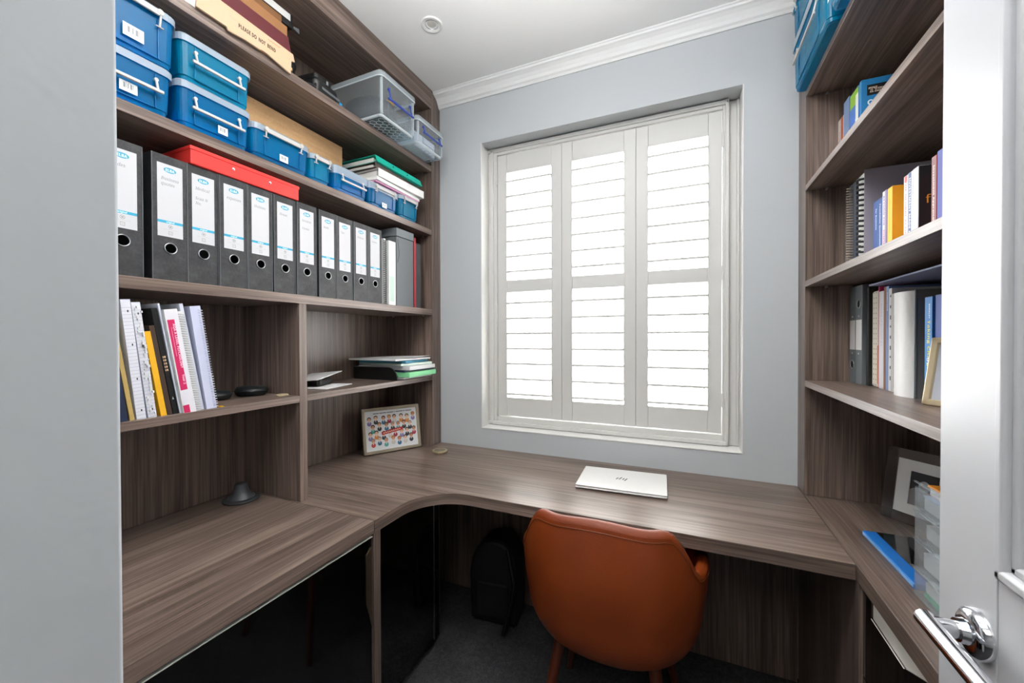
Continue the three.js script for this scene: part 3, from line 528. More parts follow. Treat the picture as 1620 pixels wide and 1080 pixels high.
// ------------------------------------------------------------------ top shelf
{
  const y = Yr(SB[1]);
  const env = canvasMat(640, 160, (g, w, h) => { g.fillStyle = '#c6aa8c'; g.fillRect(0, 0, w, h); for (let k = 0; k < 60; k++) { g.fillStyle = `rgba(${180 + (k * 37) % 40},${150 + (k * 23) % 40},${112 + (k * 17) % 40},0.22)`; g.fillRect((k * 97) % w, (k * 53) % h, 60 + (k * 31) % 90, 6 + k % 9); } g.fillStyle = '#3a2d22'; g.font = '900 50px sans-serif'; g.save(); g.translate(120, 96); g.scale(0.68, 1); g.fillText('PLEASE DO  NOT  BEND', 0, 0); g.restore(); g.fillStyle = '#b8562f'; for (let k = 0; k < 9; k++) g.fillRect(410 + k * 15, 10 + k % 2 * 4, 9, 7); }, { roughness: 0.8 });
  const e = thing('card_envelope', 'torn buff envelope printed PLEASE DO NOT BEND hanging over the top shelf edge', 'envelope', [0.004, y + 0.002, 1.02], 0);
  const outline = [[-0.152, -0.004], [-0.15, 0.022], [-0.14, 0.026], [-0.1, 0.058], [0.135, 0.052], [0.142, 0.03], [0.13, 0.026], [0.128, -0.018], [0.06, -0.006], [0.03, 0.001], [0.024, -0.006], [-0.02, -0.006], [-0.07, -0.012], [-0.074, -0.004]];
  part(e, 'flap', extrude(outline.map(([a, b]) => [a, b]), 0.004, 0.001).rotateY(Math.PI / 2).rotateZ(-0.04).translate(0.002, 0, 0), M.kraftPale ?? (M.kraftPale = S({ color: '#c4a88a', roughness: 0.8 })));
  part(e, 'printed_face', print(0.2, 0.05, 'x').rotateZ(-0.04).translate(0.0082, 0.022, -0.02), env, 'buff face printed PLEASE DO NOT BEND');
  part(e, 'pocket', bx(-0.19, 0, 0, 0.012, -0.14, 0.14, 0.003), M.kraft);
  const bu = solo('burgundy_folder', [bx(-0.21, 0.002, 0, 0.005, -0.165, 0.16, 0.0015), bx(-0.21, -0.012, 0.06, 0.066, -0.158, 0.155, 0.0015), extrude([[0.002, 0], [0.002, 0.004], [-0.012, 0.066], [-0.016, 0.066], [-0.006, 0.002]], 0.31).translate(0, 0, -0.155)], M.burgundy, 'burgundy leather folder lying on the buff envelope', 'folder'); bu.position.set(-0.008, y + 0.062, 1.03); bu.rotation.set(0, 0.02, 0);
  const sup = solo('document_pile', [bx(-0.21, -0.012, 0, 0.0475, -0.14, 0.14, 0.002)], M.pages, 'pile of documents between envelope and burgundy folder', 'documents'); sup.position.set(-0.01, y + 0.0135, 1.04);
  const tn = thing('tan_album', 'tan leather album lying on the burgundy folder', 'album', [-0.03, y + 0.129, 1.03], 0.03);
  part(tn, 'cover', [bx(-0.2, 0, 0, 0.004, -0.16, 0.16, 0.0015), bx(-0.2, 0, 0.037, 0.041, -0.16, 0.16, 0.0015), bx(-0.004, 0.001, 0, 0.041, -0.16, 0.16, 0.002)], M.tan); part(tn, 'pages', bx(-0.19, -0.006, 0.005, 0.036, -0.155, 0.155, 0.001), M.cream);
  const tb = solo('brown_card_box', bx(-0.17, 0, 0, 0.041, -0.13, 0.13, 0.002), C('#7d5430'), 'brown card box lying on the tan album', 'box'); tb.position.set(-0.055, y + 0.171, 1.005);
  const al = thing('black_video_case', 'black case with white spine label on top of the brown card box', 'case', [-0.078, y + 0.2135, 0.955], 0.0);
  part(al, 'shell', bx(-0.15, 0, 0, 0.05, -0.14, 0.14, 0.003), M.blackPlastic);
  part(al, 'spine_label', bx(-0.002, 0.001, 0.022, 0.046, -0.13, 0.06, 0.0004), M.sticker); part(al, 'yellow_label', bx(-0.002, 0.001, 0.008, 0.046, 0.075, 0.12, 0.0004), M.yellow);
  part(al, 'grey_tab', extrude([[0, 0], [0.022, 0.006], [0.024, -0.012], [0, -0.008]], 0.002).rotateY(Math.PI / 2).translate(0, 0.012, -0.141), M.slate);
  const bf = solo('blue_pencil_case', bx(-0.1, 0, 0, 0.05, -0.05, 0.05, 0.012), C('#1987b5'), 'blue soft case lying on the top shelf beside the envelope', 'pencil case'); bf.position.set(-0.01, y, 1.255);
  // black camera bag and binoculars-like lens
  const cb = thing('camera_bag', 'black camera bag with a grey zip and blue tag on the top shelf', 'bag', [-0.045, y, 0.712], 0.1);
  part(cb, 'body', bx(-0.12, 0.02, 0, 0.07, -0.06, 0.06, 0.02), M.blackPlastic);
  part(cb, 'flap', bx(-0.11, 0.0, 0.066, 0.1, -0.045, 0.04, 0.014), M.black);
  part(cb, 'zip_strip', bx(0.012, 0.022, 0.03, 0.04, -0.062, 0.03, 0.003), M.slate);
  part(cb, 'buckle', bx(0.0, 0.004, 0.075, 0.088, -0.02, -0.012, 0.001), M.steel);
  part(cb, 'tag', bx(0.018, 0.021, 0.0, 0.032, -0.075, -0.06, 0.001), C('#1593c4'));
  part(cb, 'strap', tube([[0.01, 0.04, 0.05], [0.03, 0.012, 0.075], [0.028, 0.006, 0.1], [0.01, 0.006, 0.12]], 0.004), M.black);
  const ln = thing('camera_lens', 'black camera lens standing behind the end of the buff envelope', 'camera lens', [-0.12, y, 0.822], 0);
  part(ln, 'barrel', lathe([[0.0001, 0], [0.038, 0], [0.04, 0.004], [0.04, 0.05], [0.037, 0.054], [0.037, 0.09], [0.041, 0.094], [0.041, 0.108], [0.035, 0.11]]), M.blackPlastic); part(ln, 'glass', lathe([[0.0001, 0.104], [0.02, 0.1065], [0.035, 0.108]]), M.blackGloss);
  // clear boxes hanging over the shelf edge
  const hex = (t, l, d) => { const a = []; for (let i = -6; i <= 6; i++) for (let j = 0; j < 7; j++) { const z = i * 0.026 + (j % 2) * 0.013, x = -0.03 - j * 0.0225; if (Math.abs(z) < l / 2 - 0.024 && x > -d + 0.03) a.push(plain(new THREE.TorusGeometry(0.0145, 0.0009, 4, 6)).rotateX(Math.PI / 2).translate(x, 0.0014, z)); } part(t, 'base_ribs', a, M.milky); };
  const G = 'clear boxes on the top shelf';
  const H = storageBox('large clear storage box with blue handles and a dark bag inside', [0.098, y + 0.0005, 0.447], 0, G, { l: 0.228, d: 0.36, h: 0.185, body: M.clearPlastic, lid: M.clearLid, hm: M.blueHandle, rim: true, fill: hex });
  storageBox('smaller clear storage box with blue handle next to the window wall', [0.096, y + 0.0005, 0.213], 0, G, { l: 0.215, d: 0.33, h: 0.128, body: M.clearPlastic, lid: M.clearLid, hm: M.blueHandle, rim: true, fill: hex });
  const bg = solo('folded_bag', lathe([[0.0001, 0.006], [0.06, 0.004], [0.082, 0.02], [0.088, 0.05], [0.078, 0.085], [0.05, 0.102], [0.0001, 0.108]], 28).scale(1.45, 1.3, 1.1), C('#16232d', 0.6), 'dark blue padded bag inside the large clear box', 'bag'); bg.position.set(-0.06, y + 0.004, 0.455);
  for (const [x, z, a, w] of [[-0.05, 0.47, 0.9, 'left side wall'], [0.0, 0.42, 1.2, 'blue handle']]) { const s = thing('screwdriver', 'orange handled screwdriver on the dark bag in the clear box, near its ' + w, 'screwdriver', [x, y + 0.152, z], a, 'screwdrivers in the clear box'); part(s, 'handle', rod([0, 0, 0], [0.035, 0, 0], 0.008, 0.0065), M.orange); part(s, 'shaft', rod([0.035, 0, 0], [0.1, 0, 0], 0.0025), M.steel); }
  const pp = solo('folded_papers', bx(-0.22, -0.02, 0, 0.07, -0.085, 0.085, 0.004), M.paperCool, 'stack of pale papers inside the smaller clear box', 'papers'); pp.position.set(0.075, y + 0.006, 0.213);
}
// ------------------------------------------------------------------ leaning notebooks on the lower shelf
{
  const y = Yr(SE[1]), G = 'notebooks leaning on the lower shelf';
  // base z of the right-hand foot, lean towards +z
  const lean = (o, z, a) => { o.position.set(o.position.x, y, z); o.rotation.x = a; };
  const mk = (name, label, cat, z, a, opt) => { const b = book(name, label, cat, [opt.x ?? -0.012, y, z], 0, undefined, opt); b.children.forEach((c) => c.geometry = c.geometry.clone().translate(0, 0, opt.t / 2)); b.rotation.x = a; return b; };
  const ruled = canvasMat(64, 512, (g, w, h) => { g.fillStyle = '#dcdce4'; g.fillRect(0, 0, w, h); g.fillStyle = '#a9adbd'; for (let k = 30; k < h; k += 15) g.fillRect(0, k, w, 1.4); g.fillStyle = '#26262a'; for (const v of [0.09, 0.37, 0.66, 0.93]) { g.beginPath(); g.arc(w * 0.62, v * h, 5, 0, 7); g.fill(); } }, { roughness: 0.8 });
  mk('navy_notebook', 'navy blue notebook leaning at the doorway wall end of the lower shelf', 'notebook', 1.314, 0.12, { t: 0.016, h: 0.24, d: 0.17, mat: M.navy });
  mk('gold_notebook', 'slim gold notebook leaning between navy notebook and ruled pads', 'notebook', 1.3015, 0.14, { t: 0.009, h: 0.25, d: 0.17, mat: C('#b09558') });
  mk('ruled_pad', 'ruled white writing pad with punched holes on the lower shelf', 'notepad', 1.279, 0.1, { t: 0.019, h: 0.295, d: 0.2, mat: M.paperCool, spine: ruled });
  { const b = mk('torn_ruled_pad', 'ruled white writing pad with a ragged torn edge on the lower shelf', 'notepad', 1.2575, 0.11, { t: 0.018, h: 0.29, d: 0.2, mat: M.paperCool, spine: ruled });
    const a = []; for (let k = 0; k < 46; k++) a.push(bx(-0.002, rr(0.001, 0.007), 0, rr(0.003, 0.006), 0, rr(0.002, 0.006), 0).translate(0, 0.01 + k * 0.0059, rr(0.0, 0.011))); part(b, 'torn_edge', a, M.paper); }
  mk('yellow_folder', 'bright yellow folder leaning between the torn pad and a brown book', 'folder', 1.236, 0.15, { t: 0.013, h: 0.22, d: 0.2, mat: M.yellow, page: null });
  mk('brown_book', 'dark brown hardback leaning beside the yellow folder', 'book', 1.224, 0.16, { t: 0.011, h: 0.235, d: 0.18, mat: M.brown });
  { const b = mk('black_book', 'tall black book with a film strip of small pictures on its spine', 'book', 1.2095, 0.165, { t: 0.0125, h: 0.28, d: 0.2, mat: M.black, spine: spineText(48, 640, '#0e0e10', [], { pre: (g, w, h) => { for (let k = 0; k < 5; k++) { g.fillStyle = '#e9c9a0'; g.fillRect(10, h * 0.44 + k * 20, 26, 12); g.fillStyle = '#8a5a3a'; g.fillRect(16, h * 0.44 + k * 20, 8, 12); } g.fillStyle = '#e8e8e8'; g.beginPath(); g.moveTo(16, h * 0.86); g.lineTo(32, h * 0.86); g.lineTo(24, h * 0.83); g.fill(); } }) }); }
  mk('white_card_folder', 'thin white card folder leaning beside the pink textbook', 'folder', 1.2035, 0.16, { t: 0.0045, h: 0.292, d: 0.2, mat: M.paperCool, page: null });
  mk('pink_textbook', 'white textbook with a bright pink spine panel reading A LEVEL PSYCHOLOGY', 'textbook', 1.1725, 0.155, { t: 0.03, h: 0.28, d: 0.2, mat: M.white, x: -0.004, spine: spineText(96, 800, '#e6e4ea', [['AQA A LEVEL PSYCHOLOGY', 0.55, 0.13, 27, '#f6d7e2'], ['Year 2', 0.5, 0.62, 26, '#f6d7e2']], { pre: (g, w, h) => { g.fillStyle = '#c31a57'; g.fillRect(w * 0.08, h * 0.09, w * 0.56, h * 0.68); g.fillRect(w * 0.02, h * 0.92, w * 0.5, h * 0.08); g.fillStyle = '#f0b8cb'; g.fillRect(w * 0.28, h * 0.16, 3, h * 0.28); } }) });
  { const b = mk('spiral_notebook', 'grey spiral bound notebook next to the pink textbook', 'notebook', 1.157, 0.15, { t: 0.013, h: 0.275, d: 0.19, mat: M.paper, x: -0.012 }); part(b, 'spiral', coil(0.275, 0.006, 0.0065, 0.0009).map((g) => g.translate(0.001, 0, 0.0065)), M.steel); }
  mk('grey_card_folder', 'pale grey card folder between the two spiral notebooks', 'folder', 1.1445, 0.17, { t: 0.009, h: 0.297, d: 0.21, mat: M.paperCool, page: null, x: -0.02 });
  { const b = mk('large_spiral_notebook', 'large pale lilac spiral notebook at the open end of the row', 'notebook', 1.1155, 0.14, { t: 0.026, h: 0.292, d: 0.21, mat: C('#c9cde4'), page: M.pages, x: -0.014 }); part(b, 'spiral', coil(0.292, 0.0055, 0.0072, 0.0008).map((g) => g.translate(0.0, 0, 0.002)), M.paperCool); part(b, 'yellow_tab', bx(-0.004, 0.014, 0.0006, 0.0016, -0.012, -0.004, 0), M.yellow); }
  const ph = thing('headphone_case', 'dark oval headphone case lying at the back of the lower shelf', 'case', [-0.17, y, 0.915], 0.2);
  part(ph, 'shell', lathe([[0.0001, 0], [0.05, 0], [0.058, 0.008], [0.06, 0.018], [0.052, 0.03], [0.0001, 0.034]]).scale(0.85, 1, 0.8), C('#101819', 0.5)); part(ph, 'zip', plain(new THREE.TorusGeometry(0.0595, 0.002, 6, 40)).rotateX(Math.PI / 2).scale(0.86, 1, 0.81).translate(0, 0.017, 0), M.black);
  const p2 = thing('headphone_case', 'dark oval headphone case half hidden behind the spiral notebook', 'case', [-0.18, y, 1.03], -0.2);
  part(p2, 'shell', lathe([[0.0001, 0], [0.045, 0], [0.052, 0.008], [0.054, 0.016], [0.046, 0.026], [0.0001, 0.03]]).scale(0.9, 1, 0.9), C('#101819', 0.5)); part(p2, 'zip', plain(new THREE.TorusGeometry(0.0535, 0.002, 6, 40)).rotateX(Math.PI / 2).scale(0.91, 1, 0.91).translate(0, 0.015, 0), M.black);
  solo('wooden_disc', lathe([[0.0001, 0.006], [0.017, 0.006], [0.0195, 0.004], [0.0195, 0.001], [0.018, 0]]).translate(-0.055, y, 0.884), C('#a89878', 0.5), 'small pale wooden disc near the shelf edge beside the divider', 'disc');
}
// ------------------------------------------------------------------ on the worktop, left compartments
{
  const s = thing('speaker_cone', 'dark grey cone shaped device with a round base on the left worktop', 'device', [-0.215, D, 0.925], 0);
  part(s, 'base', lathe([[0.0001, 0], [0.054, 0], [0.057, 0.003], [0.055, 0.007], [0.04, 0.01], [0.0001, 0.012]]), M.charcoal);
  part(s, 'cone', lathe([[0.042, 0.009], [0.04, 0.013], [0.03, 0.022], [0.022, 0.038], [0.0185, 0.055], [0.017, 0.058], [0.0001, 0.058]]), C('#45474a', 0.4));
}
{
  const t = thing('letter_tray', 'black letter tray with a curved side on the small shelf', 'letter tray', [0, Yr(SE[1]), 0], 0);
  const side = [[-0.27, 0], [-0.006, 0], [-0.008, 0.018], [-0.016, 0.036], [-0.032, 0.052], [-0.055, 0.06], [-0.27, 0.06]];
  part(t, 'side', extrude(side, 0.004, 0.0008).translate(0, 0, 0.342), M.blackPlastic); part(t, 'side', extrude(side, 0.004, 0.0008).translate(0, 0, 0.095), M.blackPlastic);
  part(t, 'side_rim', tube([[-0.006, 0.002, 0.346], [-0.008, 0.018, 0.346], [-0.016, 0.036, 0.346], [-0.034, 0.053, 0.346], [-0.06, 0.06, 0.346], [-0.27, 0.06, 0.346]], 0.0016), M.slate);
  part(t, 'floor', bx(-0.27, -0.012, 0.001, 0.004, 0.096, 0.345, 0.001), M.blackPlastic); part(t, 'back', bx(-0.274, -0.27, 0, 0.06, 0.095, 0.346, 0.001), M.blackPlastic);
  const y = Yr(SE[1]), put = (name, label, cat, w, d, h, x, yy, z, a, m, rz = 0) => { h *= 1.3; const o = solo(name, bx(-d / 2, d / 2, 0, h, -w / 2, w / 2, Math.min(0.002, h * 0.4)), m, label, cat); o.position.set(x, y + yy * 1.3 - 0.001, z); o.rotation.set(0, a, rz); };
  put('white_papers', 'white papers at the bottom of the letter tray', 'papers', 0.225, 0.27, 0.007, -0.12, 0.0045, 0.215, 0.02, M.paper);
  put('green_folder', 'pale green plastic folder sticking out of the letter tray', 'folder', 0.222, 0.3, 0.018, -0.105, 0.012, 0.222, 0.03, M.green);
  put('navy_folder', 'thin dark navy folder above the green folder in the letter tray', 'folder', 0.222, 0.29, 0.005, -0.115, 0.031, 0.22, -0.03, M.navy);
  put('white_papers', 'thick wad of white papers above the dark navy folder', 'papers', 0.218, 0.3, 0.014, -0.11, 0.037, 0.22, 0.05, M.paper);
  put('mint_folder', 'pale mint card folder in the upper half of the tray pile', 'folder', 0.22, 0.28, 0.009, -0.12, 0.052, 0.22, -0.08, C('#cfe0d4'));
  put('teal_folder', 'teal blue card folder near the top of the tray pile', 'folder', 0.2, 0.26, 0.009, -0.115, 0.062, 0.24, 0.1, C('#2f7f99'));
  put('white_papers', 'loose white sheets on the very top of the tray pile', 'papers', 0.25, 0.3, 0.006, -0.13, 0.072, 0.25, -0.05, M.paper);
  put('letter', 'single creased letter on the very top of the tray pile', 'letter', 0.2, 0.25, 0.0015, -0.115, 0.079, 0.2, 0.2, M.paper, 0.02);
}
{
  const y = Yr(SE[1]);
  const p = thing('desk_telephone', 'black curved handset lying between papers beside the divider', 'telephone', [-0.2, y + 0.005, 0.635], 0.3);
  part(p, 'body', bx(-0.06, 0.06, 0, 0.03, -0.045, 0.06, 0.014), M.blackPlastic); part(p, 'tip', bx(-0.02, 0.03, 0.004, 0.026, -0.07, -0.03, 0.011), M.blackGloss);
  const a = solo('loose_letter', bx(-0.07, 0.07, 0, 0.0025, -0.09, 0.09, 0.0005), M.paper, 'folded white letter lying on the black handset', 'letter'); a.position.set(-0.19, y + 0.038, 0.64); a.rotation.set(0.12, 0.3, 0.05);
  const b = solo('loose_letter', bx(-0.06, 0.06, 0, 0.0025, -0.09, 0.09, 0.0005), M.paper, 'white letter lying under the black handset near the divider', 'letter'); b.position.set(-0.13, y + 0.0005, 0.635); b.rotation.set(0, 0.25, 0);
}
{ // framed caricature print
  const W = 0.292, H = 0.222, pr = canvasMat(720, 540, (g, w, h) => {
    g.fillStyle = '#e9ebec'; g.fillRect(0, 0, w, h); g.fillStyle = '#3a3c44';
    let x = 110; for (const n of [80, 90, 95, 14, 100, 22, 88, 60, 12]) { g.fillRect(x, 34, n, 9); x += n + 9; if (x > 620) break; }
    const sk = ['#e3b08c', '#d99a78', '#eec3a2', '#c98a66'], hr = ['#2a2a30', '#54402c', '#8a8a8c', '#1c1c20', '#a86c2c'], bd = ['#a8304a', '#3f6f8f', '#e08a3c', '#30343c', '#5aa39a', '#c94c4c', '#8f7fb0', '#d9d0c4'];
    let q = 5; const R = () => (q = (q * 16807) % 2147483647) / 2147483647;
    g.save(); g.translate(-40, -30); g.scale(1.12, 1.12);
    for (let r = 0; r < 4; r++) for (let c = 0; c < 8; c++) {
      const cx = 85 + c * 76 + (r % 2) * 34 + R() * 22, cy = 108 + r * 88 + R() * 30; if (cx > 640) continue;
      g.fillStyle = bd[Math.floor(R() * 8)]; g.beginPath(); g.ellipse(cx, cy + 52, 26, 27, 0, 0, 7); g.fill();
      g.fillStyle = '#f4f2ee'; g.beginPath(); g.moveTo(cx - 7, cy + 26); g.lineTo(cx + 7, cy + 26); g.lineTo(cx, cy + 52); g.fill();
      g.fillStyle = hr[Math.floor(R() * 5)]; g.beginPath(); g.ellipse(cx, cy - 7, 24, 24, 0, 0, 7); g.fill();
      g.fillStyle = sk[Math.floor(R() * 4)]; g.beginPath(); g.ellipse(cx, cy + 4, 19, 22, 0, 0, 7); g.fill();
      g.fillStyle = '#2b2b2e'; g.fillRect(cx - 11, cy - 2, 7, 3); g.fillRect(cx + 4, cy - 2, 7, 3); g.fillStyle = '#fff'; g.fillRect(cx - 8, cy + 12, 16, 4);
    }
    g.restore(); g.fillStyle = '#b92a2e'; g.save(); g.translate(360, 300); g.rotate(-0.14); g.fillRect(-150, -22, 300, 44); g.fillStyle = '#f0ddb0'; for (let k = 0; k < 9; k++) g.fillRect(-126 + k * 28, -7, 18, 14); g.restore();
  }, { roughness: 0.35 });
  const t = thing('picture_frame', 'silver framed print of crowded cartoon figures leaning in the corner of the worktop', 'picture frame', [-0.118, D + 0.0025, 0.243], 1.045);
  const g = new THREE.Group(); const tilt = (m) => { m.rotation.x = -0.19; return m; };
  const b = 0.0155, fr = [bx(-W / 2, W / 2, 0, b, -0.012, 0.006, 0.003), bx(-W / 2, W / 2, H - b, H, -0.012, 0.006, 0.003), bx(-W / 2, -W / 2 + b, 0, H, -0.012, 0.006, 0.003), bx(W / 2 - b, W / 2, 0, H, -0.012, 0.006, 0.003)];
  tilt(part(t, 'frame', fr, M.silverFrame)); tilt(part(t, 'print', print(W - 2 * b + 0.001, H - 2 * b + 0.001, 'z').translate(0, H / 2, 0.0005), pr)); tilt(part(t, 'backing', bx(-W / 2 + 0.004, W / 2 - 0.004, 0.004, H - 0.004, -0.011, -0.002, 0.001), M.black));
  part(t, 'strut', rod([0, 0.15, -0.045], [0, 0.002, -0.1], 0.004), M.black);
}
{
  const p = thing('brass_puck', 'flat round brass paperweight on the worktop beside the end panel', 'paperweight', [0.102, D, 0.163], 0);
  part(p, 'disc', lathe([[0.0001, 0.011], [0.03, 0.0115], [0.0345, 0.0125], [0.037, 0.011], [0.0375, 0.008], [0.036, 0.002], [0.033, 0]]), M.brass); part(p, 'top_inlay', lathe([[0.0001, 0.0122], [0.028, 0.0122], [0.0285, 0.0112]]), C('#7f7763', 0.4));
}
// ================================================================== ON THE WINDOW WORKTOP
{
  const t = thing('laptop', 'closed silver white laptop with four slanted logo strokes on the worktop', 'laptop', [0.994, D, 0.238], 0.055);
  const W = 0.324, DD = 0.226;
  part(t, 'base', bx(-W / 2, W / 2, 0.003, 0.0105, -DD / 2, DD / 2, 0.0035), M.laptop); part(t, 'lid', bx(-W / 2, W / 2, 0.0112, 0.0175, -DD / 2, DD / 2, 0.003), M.laptop);
  part(t, 'hinge', rod([-0.11, 0.0105, -DD / 2], [0.11, 0.0105, -DD / 2], 0.0042), M.steel);
  for (const x of [-0.13, 0.13]) for (const z of [-0.095, 0.095]) part(t, 'foot', bx(x - 0.012, x + 0.012, 0, 0.0035, z - 0.003, z + 0.003, 0.001), M.black);
  const st = []; const stroke = (x, z0, z1) => st.push(extrude([[x - 0.0021 - z0 * 0.3, -z0], [x + 0.0021 - z0 * 0.3, -z0], [x + 0.0021 - z1 * 0.3, -z1], [x - 0.0021 - z1 * 0.3, -z1]], 0.0004).rotateX(-Math.PI / 2).translate(0, 0.0175, 0));
  stroke(-0.0195, -0.009, 0.009); stroke(-0.009, -0.018, 0.009); stroke(0.004, -0.009, 0.009); stroke(0.0145, -0.009, 0.018);
  part(t, 'logo', st, M.charcoal, 'dark four stroke logo');
}
// ------------------------------------------------------------------ chair
{
  const t = thing('tub_chair', 'tan brown leather tub chair with wooden legs pushed under the window worktop', 'chair', [1.0, 0, 0.5], 0);
  const TH = 118 * RAD, NU = 72, NV = 22;
  const sgn = Math.sign, sm = (a, b, x) => { x = clamp((x - a) / (b - a), 0, 1); return x * x * (3 - 2 * x); };
  const yTop = (u) => 0.797 - 0.135 * sm(36 * RAD, 66 * RAD, Math.abs(u)) - 0.02 * sm(66 * RAD, TH, Math.abs(u)) - 0.012 * sm(0, 30 * RAD, Math.abs(u));
  const sc = [[0, 0.52], [0.03, 0.67], [0.1, 0.81], [0.22, 0.915], [0.4, 0.965], [0.62, 1.0], [0.82, 0.995], [1, 0.965]];
  const scC = new THREE.CatmullRomCurve3(sc.map(([v, k]) => new THREE.Vector3(v, k, 0)), false, 'catmullrom', 0.5), scP = scC.getPoints(160);
  const scl = (v) => { const sc = scP.map((p) => [p.x, p.y]); for (let k = 0; k + 1 < sc.length; k++) if (v <= sc[k + 1][0]) { const f = (v - sc[k][0]) / (sc[k + 1][0] - sc[k][0]); return sc[k][1] + (sc[k + 1][1] - sc[k][1]) * f; } return sc[sc.length - 1][1]; };
  const pt = (u, v, off) => {
    const yb = 0.352 + 0.02 * (1 - Math.cos(u)) * 0.5, y = yb + (yTop(u) - yb) * v, s = scl((y - 0.352) / (0.797 - 0.352));
    const n = 2.35, a = 0.283 * s - off, b = 0.262 * s - off, cs = Math.cos(u), sn = Math.sin(u);
    return [sgn(sn) * Math.pow(Math.abs(sn), 2 / n) * a, y, sgn(cs) * Math.pow(Math.abs(cs), 2 / n) * b + 0.012 * (v - 0.5)];
  };
  const grid = (off, flip, v0, v1) => {
    const pos = [], uv = [], id = [];
    for (let j = 0; j <= NV; j++) for (let i = 0; i <= NU; i++) { const u = -TH + 2 * TH * i / NU, v = v0 + (v1 - v0) * j / NV; pos.push(...pt(u, v, off)); uv.push(u * 0.28, v * 0.43); }
    for (let j = 0; j < NV; j++) for (let i = 0; i < NU; i++) { const a = j * (NU + 1) + i, b = a + 1, c = a + NU + 1, d = c + 1; flip ? id.push(a, c, b, b, c, d) : id.push(a, b, c, b, d, c); }
    const g = new THREE.BufferGeometry(); g.setAttribute('position', new THREE.Float32BufferAttribute(pos, 3)); g.setAttribute('uv', new THREE.Float32BufferAttribute(uv, 2)); g.setIndex(id); g.computeVertexNormals(); return plain(g);
  };
  part(t, 'shell', [grid(0, false, 0, 1)], M.leather);
  part(t, 'inner_back', [grid(0.036, true, 0.1, 1)], M.leather);
  // padded rim between the two skins, with a stitched piping line outside
  const rim = [], pipe = [];
  for (let i = 0; i <= 60; i++) { const u = -TH + 2 * TH * i / 60, a = pt(u, 1, 0), b = pt(u, 1, 0.036); rim.push([(a[0] + b[0]) / 2, a[1] - 0.004, (a[2] + b[2]) / 2]); const c = pt(u, 0.976, -0.0006); pipe.push(c); }
  part(t, 'rim', tube(rim, 0.0178, 160, 14), M.leather); part(t, 'piping', tube(pipe, 0.0013, 160, 6), M.leatherDark);
  const side = []; for (const s of [-1, 1]) { const e = []; for (let k = 0; k <= 12; k++) { const v = 0.1 + 0.9 * k / 12, a = pt(s * TH, v, 0), b = pt(s * TH, v, 0.036); e.push([(a[0] + b[0]) / 2, a[1], (a[2] + b[2]) / 2]); } side.push(tube(e, 0.0175, 30, 12)); }
  part(t, 'arm_front', side, M.leather);
  const pad = []; for (const [y, k] of [[0.398, 0.45], [0.412, 0.62], [0.435, 0.74], [0.458, 0.75], [0.47, 0.66]]) { const R = []; for (let i = 0; i < 48; i++) { const u = i / 48 * Math.PI * 2, n = 2.6; R.push([sgn(Math.sin(u)) * Math.pow(Math.abs(Math.sin(u)), 2 / n) * 0.272 * k, y, sgn(Math.cos(u)) * Math.pow(Math.abs(Math.cos(u)), 2 / n) * 0.26 * k]); } pad.push(R); }
  part(t, 'seat', loft(pad.map((r) => r.slice().reverse()), true, true), M.leather);
  part(t, 'under_frame', bx(-0.14, 0.14, 0.345, 0.378, -0.13, 0.13, 0.006), M.black);
  for (const [sx, sz] of [[-1, 1], [1, 1], [-1, -1], [1, -1]]) part(t, 'leg', rod([sx * 0.2, 0.002, sz * 0.205], [sx * 0.135, 0.39, sz * 0.125], 0.011, 0.0185, 20), M.legWood);
}
{ // dark bag in the knee space
  const t = thing('dark_bag', 'black rounded bag with a hanging strap standing in the knee space under the worktop', 'bag', [0.42, 0, 0.14], 0.1);
  const s = new THREE.Shape(); s.moveTo(-0.12, 0.02); s.lineTo(0.1, 0.02); s.lineTo(0.105, 0.26); s.quadraticCurveTo(0.1, 0.385, 0.0, 0.39); s.quadraticCurveTo(-0.12, 0.38, -0.125, 0.22); s.lineTo(-0.12, 0.02);
  part(t, 'body', extrude(s, 0.12, 0.015).translate(0, -0.004, -0.06), C('#08080a', 0.7)); part(t, 'pocket', bx(-0.09, 0.07, 0.04, 0.2, 0.06, 0.085, 0.012), C('#0a0a0c', 0.7));
  part(t, 'strap', tube([[0.06, 0.36, 0.07], [0.1, 0.22, 0.1], [0.08, 0.1, 0.12], [0.06, 0.015, 0.13]], 0.011), M.blackPlastic); part(t, 'base', bx(-0.11, 0.09, 0, 0.022, -0.06, 0.06, 0.006), M.black);
}
